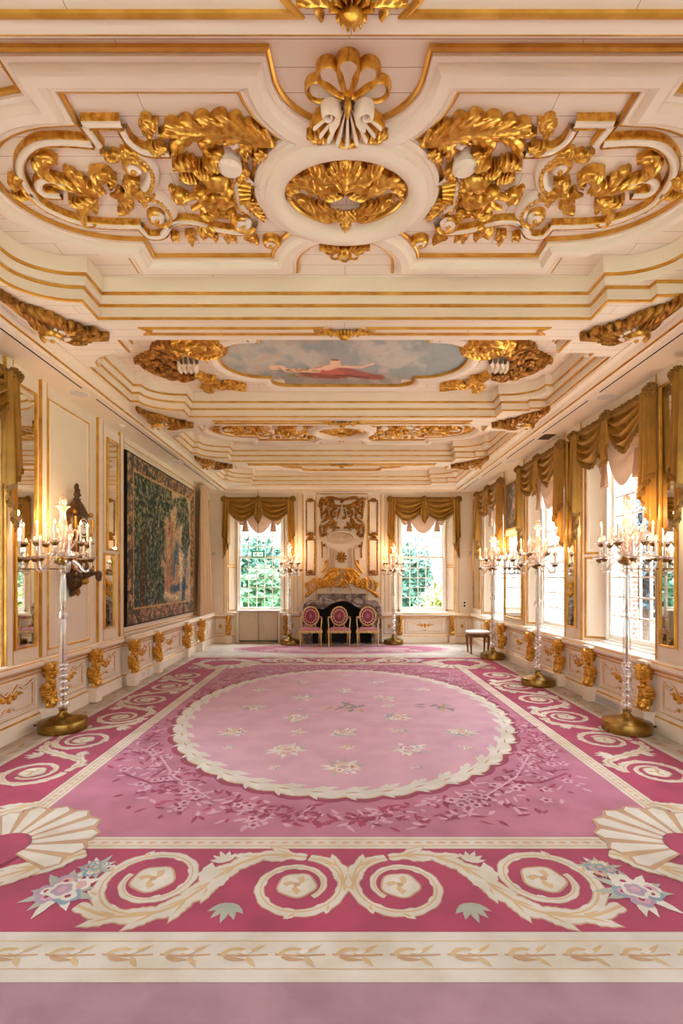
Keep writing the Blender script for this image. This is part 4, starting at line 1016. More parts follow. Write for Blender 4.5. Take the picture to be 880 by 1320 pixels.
def tap_art(U, V):
    """verdure tapestry: dark trees, pale bark and a blue pool; U runs towards the far end, V up"""
    n = vnoise(U*1.3, V, 18, 1, 5); n2 = vnoise(U*1.3, V, 48, 2, 3); n3 = vnoise(U, V, 5, 5, 3); n4 = vnoise(U*1.3, V, 60, 9, 2)
    c = np.ones(U.shape+(3,))*np.array((.66,.55,.44))
    fol = sst(.46,.54, n3*.45+n*.35+.42*sst(.62,.2,U)+.10*sst(.3,.8,V)-.16*sst(.55,.85,U)*sst(.9,.5,V)+.30*seg(U+.05*(n-.5), V+.05*(n-.5), (.83,.52), (.80,.80), .07, .05)-.10*seg(U, V, (.60,.6), (.64,.9), .05, .05))
    c = mixc(c, (.14,.18,.16), fol); c = mixc(c, (.30,.34,.26), fol*sst(.50,.58,n2)); c = mixc(c, (.46,.45,.33), fol*sst(.58,.68,n2)*sst(.4,.55,n)); c = mixc(c, (.60,.55,.42), fol*sst(.62,.74,n4)*.75)
    c = mixc(c, (.16,.27,.30), fol*sst(.5,.62,n)*sst(.6,.3,V)*.7)
    tr = seg(U+.03*(n-.5), V, (.17,.10), (.20,.55), .028, .012); c = mixc(c, (.24,.16,.10), tr*.9)
    for x, r, k in ((.50,.030,(.66,.50,.38)), (.57,.022,(.60,.40,.30)), (.72,.016,(.74,.64,.52))):
        c = mixc(c, k, seg(U+.05*(n-.5), V, (x,.16), (x+.02,.66), r, .012)*sst(.30,.5,n2+.18))
    bl = seg(U+.06*(n-.5), V+.06*(n2-.5), (.62,.32), (.68,.50), .04, .03)+.7*seg(U+.06*(n-.5), V+.05*(n2-.5), (.84,.32), (.80,.50), .035, .03); c = mixc(c, (.20,.31,.42), np.clip(bl,0,1)*.85)
    c = mixc(c, (.18,.29,.38), seg(U, V+.03*(n-.5), (.60,.20), (.85,.22), .03, .02)); c = mixc(c, (.74,.66,.54), seg(U, V+.04*(n-.5), (.48,.15), (.72,.12), .025, .02)); c = mixc(c, (.16,.24,.32), seg(U, V, (.78,.12), (.80,.26), .03, .02))
    for p, q, r, k in (((.52,.20),(.53,.34),.020,(.56,.40,.32)), ((.735,.20),(.745,.40),.014,(.74,.66,.56)), ((.74,.40),(.71,.46),.010,(.82,.70,.60)), ((.75,.40),(.79,.46),.010,(.82,.70,.60)), ((.86,.24),(.87,.34),.03,(.60,.48,.42)), ((.66,.24),(.67,.36),.022,(.58,.46,.38))):
        c = mixc(c, k, seg(U+.02*(n2-.5), V+.02*(n-.5), p, q, r, .010))
    gnd = sst(.16,.04,V+.05*(n-.5)); c = mixc(c, (.17,.24,.18), gnd*.8); c = mixc(c, (.55,.50,.36), gnd*sst(.55,.65,n4))
    c = mixc(c, (.46,.44,.34), sst(.58,.66,n4)*.5)
    d = np.minimum(np.minimum(U*1.33, (1-U)*1.33), np.minimum(V, 1-V)); bd = sst(.098,.092,d); bc = np.ones(U.shape+(3,))*np.array((.38,.31,.24))
    bc = mixc(bc, (.62,.48,.36), sst(.52,.58,n2)); bc = mixc(bc, (.26,.25,.22), sst(.55,.62,vnoise(U*1.3, V, 26, 14, 2))); bc = mixc(bc, (.52,.38,.30), sst(.62,.68,vnoise(U*1.3, V, 22, 15, 2)))
    c = c*(1-bd[...,None])+bc*bd[...,None]; ln = sst(.008,.004,np.abs(d-.095)); c = mixc(c, (.66,.52,.34), ln); c = mixc(c, (.10,.09,.10), sst(.010,.006,d))
    return np.clip(c*1.18,0,1)*(.80+.40*vnoise(U, V, 110, 30, 1)[...,None])
c = Vector((-W+.02, 9.45, .90)); t = thing('wall_tapestry', 'large dark green woven woodland tapestry with a brown border on the left wall', 'tapestry', c)
o = canvas('woven_picture', 7.68, 11.24, .90, 3.64, 300, 230, tap_art, lambda u, v, h: tuple(Vector(T_left(u, v, .062+.006*sin(u*5)))-c)); o.data.materials.append(M['tapcol']); o.parent = t
b = MB(lambda u, v, h: tuple(Vector(T_left(u, v, h))-c)); b.box(7.67, 11.25, .895, 3.645, .02, .052); b.build('backing', M['black'], t)
# long peach curtain
def long_curtain(y0, y1, label):
    t = thing('long_curtain', label, 'curtain', (-W+.16, (y0+y1)/2, .80)); n = 120; rows = []; m_ = (y0+y1)/2
    for i in range(n+1):
        u = i/n; col = []
        for j in range(25):
            v = j/24; sp = .42+.58*v**.5; y = (u-.5)*(y1-y0)*sp; col.append((.05*sin(u*2*PI*9)*(.5+.5*v)+.02*sin(u*31+v*2), y-.12*(1-v), 3.78-.80-2.98*v))
        rows.append(col)
    b = MB(); b.grid(rows); b.build('pleated_cloth', M['pale_curtain'], t, ang=80)
    b = MB(); 
    for i in range(40): b.ball((.03*sin(i*2.1), -.12+(i/39-.5)*(y1-y0)*.44, 2.985), (.05,.02,.035), 7, 5)
    b.build('gathered_top', M['pale_curtain'], t)
long_curtain(11.32, 12.42, 'long gathered peach curtain hanging beyond the tapestry')

# ------------------------------------------------------------------ clock on its wall bracket
def loft(b, secs, m=0, n=20, p=2.8):
    rows = []
    for z, hw, d0, d1 in secs:      # half width, back, front
        row = []
        for i in range(n):
            a = 2*PI*i/n; cx, sy = cos(a), sin(a)
            row.append((hw*math.copysign(abs(cx)**(2/p), cx), (d0+d1)/2+(d1-d0)/2*math.copysign(abs(sy)**(2/p), sy), z))
        rows.append(row)
    b.grid(rows, m, closev=True)
CY = 6.17
t = thing('wall_bracket', 'dark scrolled wooden wall bracket carrying the ornate clock', 'bracket', (-W+.004, CY, 1.42), -PI/2)
b = MB(); loft(b, [(0,.0,.005,.01),(.01,.02,.005,.05),(.05,.035,.003,.07),(.08,.025,.003,.06),(.11,.075,.003,.11),(.15,.10,.003,.14),(.19,.10,.003,.15),(.24,.15,.003,.20),(.27,.22,.003,.25),(.28,.25,.003,.27),(.31,.26,.003,.28),(.315,.24,.003,.26)]); b.build('carved_console', M['darkwood'], t, ang=60)
for s in (-1, 1):
    b = MB(); b.tube([(s*.25+.05*cos(a)*s, .24, .26+.05*sin(a)) for a in [i*.5 for i in range(12)]], .022, 8); b.ball((s*.25, .24, .26), .04, 10, 6); b.build('corner_scroll', M['darkwood'], t)
b = MB(); lump(b, (0,.19,.20), (.07,.03,.05), 0); lump(b, (0,.10,.06), (.03,.03,.05), 0); b.build('gilt_mount', M['antique'], t)
t = thing('bracket_clock', 'dark tall ornate clock with a figure finial standing on the wall bracket', 'clock', (-W+.004, CY, 1.738), -PI/2)
b = MB(); loft(b, [(0,.205,.02,.20),(.03,.21,.02,.21),(.05,.185,.02,.19),(.14,.165,.02,.17),(.28,.135,.02,.16),(.40,.15,.02,.16),(.50,.18,.02,.17),(.60,.185,.02,.175),(.66,.17,.02,.17),(.70,.20,.02,.19),(.72,.19,.02,.18),(.78,.14,.02,.16),(.84,.10,.04,.14),(.88,.05,.06,.12),(.90,.06,.05,.13),(.915,.0,.09,.09)]); b.build('case', M['darkwood'], t, ang=50)
b = MB(lambda x, y, z: (x, z+.172, y+.54)); b.lathe([(.115,0),(.125,.012),(.135,.008),(.14,-.01)], 28, (0,0,0), 1); b.lathe([(0,.004),(.115,.004)], 28, (0,0,0), 0); b.lathe([(.10,.0055),(.08,.0055)], 28, (0,0,0), 2)
for i in range(12):
    a = i*PI/6; b.box(.093*cos(a)-.007, .093*cos(a)+.007, .093*sin(a)-.007, .093*sin(a)+.007, .004, .008, 1)
b.box(-.003,.003,-.01,.08,.008,.011,2); b.box(-.05,.01,-.003,.003,.008,.011,2); b.build('dial', [M['white'], M['antique'], M['black']], t)
b = MB(lambda x, y, z: (x, z+.165, y+.27)); b.lathe([(.0,.004),(.05,.004),(.06,.012),(.07,0)], 20, (0,0,0), 0, 1, 1.6); b.build('pendulum_window', M['antique'], t)
b = MB(); 
for z, r in ((.92,.035),(.96,.045),(1.0,.036),(1.03,.022),(1.055,.028),(1.08,.014)): lump(b, (.01*sin(z*30), .09, z), (r,r*.9,r*1.1), 0, .25, 3, 10, 7)
b.tube([(.02,.09,.98),(.07,.10,1.02),(.06,.10,1.06)], .010, 6); b.tube([(-.02,.09,.98),(-.06,.11,.95)], .010, 6); b.build('figure_finial', M['darkwood'], t)
for s in (-1, 1):
    b = MB(); lump(b, (s*.19,.18,.03), (.03,.03,.05), 0); b.tube([(s*.19,.17,.05),(s*.175,.18,.15),(s*.15,.165,.28),(s*.175,.17,.42),(s*.20,.18,.52),(s*.205,.18,.66)], [.022,.014,.010,.012,.016,.02], 8); b.ball((s*.19,.17,.72), .03, 8, 6); b.build('gilt_mount', M['antique'], t)

# ------------------------------------------------------------------ gilded console brackets and dado panels
def make_console():
    t = thing('gilded_console', '', 'bracket', (0,0,0), 0, 'gilded carved consoles along the dado')
    b = MB(); b.box(-.075, .075, .0, .135, CZB, .19); b.build('cream_plinth', M['cream'], t, bevel=.005); b = MB(); b.box(-.085, .085, .0, .125, .705, .735); b.build('cream_cap', M['cream'], t, bevel=.005)
    prof = [(.19,.125),(.22,.15),(.26,.155),(.30,.135),(.34,.105),(.40,.085),(.47,.085),(.53,.10),(.60,.125),(.65,.135),(.69,.12),(.705,.10)]; rows = []
    for z, y in catmull(prof, 4):
        hw = .046+.007*sin(z*22); rows.append([(-hw, .05, z), (-hw, y*.8, z), (-hw*.7, y, z), (0, y+.006, z), (hw*.7, y, z), (hw, y*.8, z), (hw, .05, z)])
    b = MB(); b.grid(rows)
    for s in (-1, 1):
        for cz, cy, r in ((.245,.105,.045),(.645,.10,.035)):
            v = [(s*.050, cy+(r-(r*.8)*i/20)*cos(i*.55), cz+(r-(r*.8)*i/20)*sin(i*.55)) for i in range(21)]; b.tube(v, .011, 6)
    b.build('scrolled_body', M['gold'], t)
    Tn = lambda u, v, h: (u, h, v)
    for p, w_, h, z0 in (([(0,.70),(0,.62),(0,.52)], .06, .05, .125), ([(0,.40),(0,.33),(0,.24)], .055, .05, .10), ([(.0,.46),(.04,.40),(.045,.32)], .035, .03, .09), ([(.0,.46),(-.04,.40),(-.045,.32)], .035, .03, .09)):
        b = MB(Tn); leaf(b, p, w_, h, 4, 0, z0=z0); b.build('acanthus_leaf', M['gold'], t)
    b = MB()
    for i in range(9): lump(b, (.03*sin(i*2.3), .11+.01*cos(i), .56-.02*i), (.026,.026,.024), 0, .3, 3, 8, 6)
    b.build('fruit_drop', M['gold'], t)
    return t
CZB = 0
con = make_console(); fc = [True]
def put_console(loc, rz, label):
    o = con if fc[0] else dup(con); fc[0] = False
    o.location = (loc[0], loc[1], CZ if loc[1] < 12.3 and abs(loc[0]) < 3.5 else 0); o.rotation_euler = (0,0,rz); o['label'] = label
FBX = 0
RB = [5.43,6.64,7.56,8.67,10.2,11.1]; LB = [5.57,6.60,7.60,8.62,10.25,11.3]; FB = [(-2.88,'left of the beige cupboard doors'),(-1.42,'left of the fireplace, behind the floor lamp'),(1.50,'right of the fireplace, behind the floor lamp'),(2.83,'under the right end of the far right window')]
for i, y in enumerate(RB): put_console((W-.03, y, 0), PI/2, f'gilded carved console, {ORD[i]} from the camera on the window side dado')
for i, y in enumerate(LB): put_console((-W+(.03 if y < 7.5 else .13), y, 0), -PI/2, f'gilded carved console, {ORD[i]} from the camera on the tapestry side dado')
for x, d in FB: put_console((x, D-.03, 0), PI, 'gilded carved console '+d)
def dado_panel(T, u0, u1, h0, label, small=False):
    c = Vector(T((u0+u1)/2, .25, h0)); t = thing('dado_panel', label, 'wall panel', c, 0, 'carved panels along the dado')
    Tl = lambda u, v, h: tuple(Vector(T(u, v, h+h0))-c); m_ = (u0+u1)/2; L = (u1-u0)/2
    b = MB(Tl); frame(b, u0, u1, .245, .595, [(-.022,0),(-.02,.012),(-.010,.016),(0,.008),(.01,.014),(.02,.010),(.022,0)], [0,0,0,0,1,1]); b.build('panel_moulding', [M['cream'], M['goldline']], t)
    if small:
        b = MB(Tl); roll(b, catmull([(m_-L*.7,.33),(m_-L*.6,.50),(m_,.55),(m_+L*.6,.50),(m_+L*.7,.33)], 6), .010, .014, 0); b.build('arched_bead', M['cream'], t)
        b = MB(Tl); leaf(b, [(m_,.47),(m_,.42),(m_,.37)], .05, .03, 3, 0); b.build('carved_leaf', M['gold'], t); return
    b = MB(Tl)
    top = catmull([(m_-L*.88,.55),(m_-L*.55,.50),(m_-L*.32,.535),(m_-L*.12,.47),(m_,.49),(m_+L*.12,.47),(m_+L*.32,.535),(m_+L*.55,.50),(m_+L*.88,.55)], 6)
    bot = catmull([(m_-L*.88,.29),(m_-L*.3,.29),(m_-L*.1,.33),(m_,.31),(m_+L*.1,.33),(m_+L*.3,.29),(m_+L*.88,.29)], 6)
    strap(b, top, .014, .016); strap(b, bot, .010, .012); 
    for s in (-1, 1): strap(b, resample([(m_+s*L*.88,.55),(m_+s*L*.88,.29)], 6), .010, .012)
    b.build('scrolled_bead', [M['cream'], M['gold']], t)
    for s in (-1, 1):
        b = MB(Tl); v = volute((m_+s*min(.09,L*.2),.44), .035, .008, PI/2, 1.3*s); roll(b, v, .012, .022, 0); leaf(b, [(m_+s*.03,.43),(m_+s*min(.12,L*.3),.46),(m_+s*min(.22,L*.5),.45)], .028, .02, 3, 0); b.build('carved_scroll', M['gold'], t)
    b = MB(Tl); leaf(b, [(m_,.49),(m_,.44),(m_,.385)], .045, .03, 3, 0); lump(b, (m_,.315,.012), (.022,.018,.014), 0); b.build('carved_leaf', M['gold'], t)
ys = RB
for i, (a, c_) in enumerate(zip([4.55]+RB, RB+[12.15])): dado_panel(T_right, a+.15, c_-.15, .022, f'cream carved dado panel, {ORD[i]} from the right edge along the window side')
for i, (a, c_) in enumerate(zip([4.4]+LB, LB+[12.3])):
    h = .022 if a < 7.4 else .122
    if i == 2: c_ = 7.52; a = 6.60
    dado_panel(T_left, a+.14, c_-.13, h, f'cream carved dado panel, {ORD[i]} from the left edge along the tapestry side')
dado_panel(T_far, -3.22, -2.98, .022, 'small cream dado panel in the far left corner', True); dado_panel(T_far, -1.40, -1.12, .022, 'small cream dado panel left of the fireplace', True)
dado_panel(T_far, 1.12, 1.36, .022, 'small cream dado panel right of the fireplace', True); dado_panel(T_far, 1.66, 2.66, .022, 'cream carved dado panel under the far right window'); dado_panel(T_far, 2.98, 3.24, .022, 'small cream dado panel in the far right corner', True)

# ------------------------------------------------------------------ small fittings
def grille(T, u0, u1, label):
    c = Vector(T((u0+u1)/2, .03, .055)); t = thing('floor_vent', label, 'vent', c); Tl = lambda u, v, h: tuple(Vector(T(u, v, h+.055))-c)
    b = MB(Tl); b.box(u0, u1, .03, .125, 0, .004, 0); b.build('dark_backing', M['slot'], t)
    b = MB(Tl); frame(b, u0, u1, .03, .125, [(-.008,0),(-.008,.01),(.008,.01),(.008,0)], 0)
    for i in range(1, 8): v = .03+.095*i/8; b.box(u0, u1, v-.0025, v+.0025, .004, .008)
    for i in range(1, 40): u = u0+(u1-u0)*i/40; b.box(u-.002, u+.002, .03, .125, .004, .007)
    b.build('grille', M['grey'], t)
grille(T_right, 5.98, 6.55, 'grey vent grille in the baseboard behind the largest floor lamp'); grille(T_right, 7.70, 8.45, 'grey vent grille in the baseboard behind the middle window side lamp')
def outlet(T, u, v, h, label, n=1):
    c = Vector(T(u, v, h)); t = thing('wall_socket', label, 'socket', c); Tl = lambda a, e, d: tuple(Vector(T(a+u, e+v, d+h))-c)
    b = MB(Tl); b.box(-.04, .04, -.04*n, .04*n, 0, .012); b.build('cover_plate', M['white'], t, bevel=.004)
    for i in range(n):
        z = (i-(n-1)/2)*.075; b = MB(lambda x, y, d, z=z: Tl(x, y+z, d)); b.lathe([(0,.0125),(.020,.0125),(.026,.0155),(.027,.012)], 16, m=0); b.build('socket_face', M['slot'] if n > 1 else M['grey'], t)
outlet(T_far, 3.18, .98, 0, 'dark double wall socket by the far right corner', 2)
outlet(T_right, 5.53, .095, .056, 'white socket in the baseboard at the right edge'); outlet(T_right, 7.50, .10, .056, 'white socket in the baseboard by the middle window side lamp')
outlet(T_left, 8.10, .10, .156, 'white socket in the tapestry side baseboard, nearer of the pair'); outlet(T_left, 8.36, .10, .156, 'white socket in the tapestry side baseboard, farther of the pair')
for T, u, d in ((T_far, -3.28, 'left'), (T_far, 3.30, 'right')):
    c = Vector(T(u, 2.30, 0)); b = MB(lambda x, y, h: tuple(Vector(T(u+x, 2.30+y, h))-c)); b.lathe([(0,.05),(.03,.048),(.045,.03),(.05,.0)], 16)
    tag(b.build('wall_sensor', M['grey'], loc=c), f'small round white sensor high in the far {d} corner', 'sensor')
def disc(x, y, label):
    t = thing('ceiling_speaker', label, 'speaker', (x, y, H0)); b = MB(); b.lathe([(.115,0),(.118,-.006),(.108,-.010),(.102,-.006)], 28); b.build('trim_ring', M['white'], t)
    b = MB(); b.lathe([(.102,-.006),(.06,-.009),(0,-.010)], 28); b.build('speaker_mesh', M['grey'], t)
for x, y, d in ((-3.17,5.96,'left soffit, nearest of two'),(-3.17,9.44,'left soffit above the tapestry'),(3.20,6.06,'right soffit above the nearest swag'),(3.20,9.40,'right soffit beyond the middle swag')): disc(x, y, 'round white ceiling speaker in the '+d)
def slots(x, y0, y1, label):
    t = thing('ceiling_slot_diffuser', label, 'air vent', (x, (y0+y1)/2, H0)); L = (y1-y0)/2
    for s in (-1, 1):
        b = MB(); b.box(s*.022-.011, s*.022+.011, -L, L, -.003, -.001); b.build('slot', M['slot'], t)
    b = MB(); b.box(-.008, .008, -L, L, -.006, -.001); b.build('centre_bar', M['white'], t)
for i, (a, c_) in enumerate(((3.5,5.80),(6.15,9.28),(9.6,12.4))): slots(-3.03, a, c_, f'black double slot air diffuser in the left soffit, {ORD[i]} from the camera')
for i, (a, c_) in enumerate(((3.5,5.92),(6.2,7.58),(7.9,9.2),(9.5,10.8),(11.1,12.4))): slots(3.03, a, c_, f'black double slot air diffuser in the right soffit, {ORD[i]} from the camera')
b = MB(); b.box(-.09,.09,-.14,.14,-.008,0,0)
for i in range(7): b.box(-.08,.08,-.12+i*.04-.012,-.12+i*.04+.006,-.011,-.008,1)
tag(b.build('ceiling_vent', [M['wood'], M['slot']], loc=(3.2,7.78,H0)), 'small dark square vent in the right soffit', 'vent')
b = MB(); b.lathe([(0,-.03),(.03,-.03),(.045,-.012),(.05,0)], 16); tag(b.build('ceiling_smoke_detector', M['white'], loc=(-3.2,7.2,H0)), 'tiny white smoke detector in the left soffit', 'smoke detector')
# ------------------------------------------------------------------ glass candelabra floor lamps
def make_lamp():
    t = thing('floor_candelabra', '', 'floor lamp', (0,0,0), 0, 'glass candelabra floor lamps')
    b = MB(); b.lathe([(0,0),(.235,0),(.242,.008),(.242,.100),(.236,.110),(.222,.113),(.205,.118),(.17,.132),(.12,.143),(.085,.150),(.06,.165),(.04,.188),(.035,.205),(.045,.212),(.045,.222),(.0,.224)], 40); b.build('brass_base', M['brass'], t, ang=35)
    b = MB(); b.tube([(.235,0,.045),(.33,0,.045)], .011, 10); b.lathe([(0,0),(.022,.004),(.028,.02),(.02,.04),(.012,.045),(.026,.055),(.026,.07),(0,.072)], 14, m=0)
    for i in range(len(b.v)-14*8, len(b.v)): x, y, z = b.v[i]; b.v[i] = (.325+z, x, .045+y)
    b.build('brass_valve', M['brass'], t)
    b = MB(); b.lathe([(.010,.2),(.010,1.86)], 10); b.build('inner_rod', M['antique'], t)
    b = MB(); b.lathe([(.036,.72),(.040,.80),(.040,.95),(.034,1.15),(.030,1.20)], 20); b.lathe([(.030,1.30),(.036,1.36),(.036,1.48),(.028,1.62),(.024,1.68)], 20); b.build('glass_tube', M['glass'], t)
    b = MB(); b.lathe([(.03,1.195),(.05,1.205),(.058,1.225),(.058,1.255),(.05,1.28),(.036,1.295),(.030,1.305)], 20); b.build('glass_knop', M['glass'], t)
    b = MB(); b.lathe([(.024,1.68),(.045,1.70),(.05,1.72),(.036,1.745),(.04,1.765),(.03,1.79)], 20); b.build('glass_collar', M['glass'], t)
    for z, r in ((.275,.062),(.375,.045),(.445,.056),(.515,.045),(.585,.058),(.655,.047),(.70,.056)):
        b = MB(); n = 24; rows = []
        for i in range(9):
            a = PI*i/8; rows.append([((.014+(r-.014)*sin(a))*(1+(.08*cos(8*2*PI*j/n) if r < .06 else 0))*cos(2*PI*j/n), (.014+(r-.014)*sin(a))*(1+(.08*cos(8*2*PI*j/n) if r < .06 else 0))*sin(2*PI*j/n), z-.040*cos(a)*(1.3 if r > .06 else 1)) for j in range(n)])
        b.grid(rows, closev=True); b.build('glass_bead', M['glass'], t)
    b = MB(); b.lathe([(0,1.765),(.05,1.78),(.085,1.80),(.09,1.815),(.06,1.825),(.05,1.86),(.03,1.88),(0,1.89)], 24); b.build('brass_hub', M['brass'], t)
    b = MB(); b.lathe([(.03,1.86),(.055,1.90),(.06,1.95),(.04,2.02),(.028,2.10),(.04,2.16),(.045,2.22),(.03,2.30),(.024,2.36),(.05,2.39),(.075,2.41),(.02,2.40)], 20); b.build('glass_baluster', M['frost'], t)
    b = MB(); n = 18; rows = []
    for i in range(8):
        v = i/7; r = .036*sin(PI*min(1, v*.93+.06))**.8; rows.append([(r*(1+.12*cos(6*2*PI*j/n))*cos(2*PI*j/n+v), r*(1+.12*cos(6*2*PI*j/n))*sin(2*PI*j/n+v), 2.405+.14*v) for j in range(n)])
    b.grid(rows, closev=True); b.build('glass_finial', M['frost'], t)
    def arm(a, r1, zc, z0, low):
        ca, sa = cos(a), sin(a); b = MB()
        pts = [(.04,z0),(.10,z0+.03),(.16,z0-.02),(.20,zc-.11),(.245,zc-.125),(r1,zc-.07),(r1,zc-.01)] if low else [(.04,z0),(.09,z0+.06),(.14,z0+.02),(.18,zc-.10),(.225,zc-.10),(r1,zc-.05),(r1,zc-.01)]
        P = catmull([(x*ca, x*sa, z) for x, z in pts], 5); b.tube(P, .0125, 8); o = b.build('glass_arm', M['glass'], t)
        c = (r1*ca, r1*sa, zc)
        b = MB(); b.lathe([(.012,-.028),(.024,-.022),(.038,0),(.046,.012),(.040,.010),(.016,-.004),(0,-.004)], 18, c); b.build('brass_cup', M['brass'], o)
        b = MB(); b.lathe([(.040,.004),(.062,.014),(.076,.026),(.074,.028),(.050,.014)], 20, c); b.build('glass_saucer', M['glass'], o)
        b = MB(); b.lathe([(.012,-.002),(.0115,.19),(.008,.203),(0,.204)], 12, c); b.build('candle', M['candle'], o)
        b = MB(); b.lathe([(0,.202),(.008,.208),(.0105,.218),(.007,.232),(.0025,.244),(0,.25)], 10, c); b.build('flame', M['flame'], o)
    for i in range(6): arm(i*PI/3+.2, .275, 1.835, 1.80, True)
    for i in range(6): arm(i*PI/3+.2+PI/6, .245, 2.00, 1.86, False)
    for i in range(6):                       # curling glass leaves
        a = i*PI/3+.45; ca, sa = cos(a), sin(a); rows = []
        for k in range(13):
            v = k/12; x = .05+.085*sin(v*PI*.8)+.05*v**3; z = 1.92+.34*v-.05*v**5; wd = .034*sin(PI*min(1, v*.92+.06))**.8; row = []
            for j in range(7):
                s = -1+2*j/6; q = wd*(1+.15*sin(v*24)*abs(s)); row.append((x*ca-s*q*sa-.012*abs(s)*ca, x*sa+s*q*ca-.012*abs(s)*sa, z))
            rows.append(row)
        b = MB(); b.grid(rows); b.tube([((.05+.085*sin(v*PI*.8)+.05*v**3)*ca, (.05+.085*sin(v*PI*.8)+.05*v**3)*sa, 1.92+.34*v-.05*v**5) for v in [k/12 for k in range(13)]], .006, 6); b.build('glass_leaf', M['frost'], t)
    for i in range(4):
        a = i*PI/2+.9; ca, sa = cos(a), sin(a); b = MB(); b.tube(catmull([(.05*ca,.05*sa,1.95),(.11*ca,.11*sa,2.0),(.15*ca,.15*sa,2.10),(.13*ca,.13*sa,2.17),(.10*ca,.10*sa,2.13)], 6), [.013-.007*i2/24 for i2 in range(25)], 8); b.build('glass_scroll', M['frost'], t)
    return t
lampm = make_lamp(); fl_ = [True]; LAMPS = [
    (3.03, 5.32, 0, .355, 'nearest glass candelabra floor lamp on the window side, largest of them'), (3.00, 7.62, 0, .38, 'middle glass candelabra floor lamp on the window side'),
    (3.07, 10.10, 0, .31, 'far glass candelabra floor lamp beside the white stool'), (-3.03, 5.36, PI, .355, 'glass candelabra floor lamp before the clock on the left wall'),
    (-1.28, 12.33, 0, .26, 'glass candelabra floor lamp left of the fireplace'), (1.30, 12.33, PI, .26, 'glass candelabra floor lamp right of the fireplace')]
for x, y, rz, L, d in LAMPS:
    o = lampm if fl_[0] else dup(lampm, label=d); fl_[0] = False; o['label'] = d; o.location = (x, y, CZ); o.rotation_euler = (0,0,rz)
for (x, y, rz, L, d), o in zip(LAMPS, [q for q in bpy.data.objects if q.name.startswith('floor_candelabra')]):
    b = MB(); b.tube([(.02,0,1.735),(L,0,1.735)], .006, 8); b.ball((L,0,1.735), .010, 8, 6); b.build('stay_rod', M['brass'], o)
    for q in range(3):
        l = bpy.data.lights.new('candlelight', 'POINT'); l.energy = CANDLE/3; l.color = (1,.64,.36); l.shadow_soft_size = .04
        lo = bpy.data.objects.new('candlelight', l); COL.objects.link(lo); a = rz+.2+PI/3+q*2*PI/3; lo.location = (x+.17*cos(a), y+.17*sin(a), CZ+2.36)

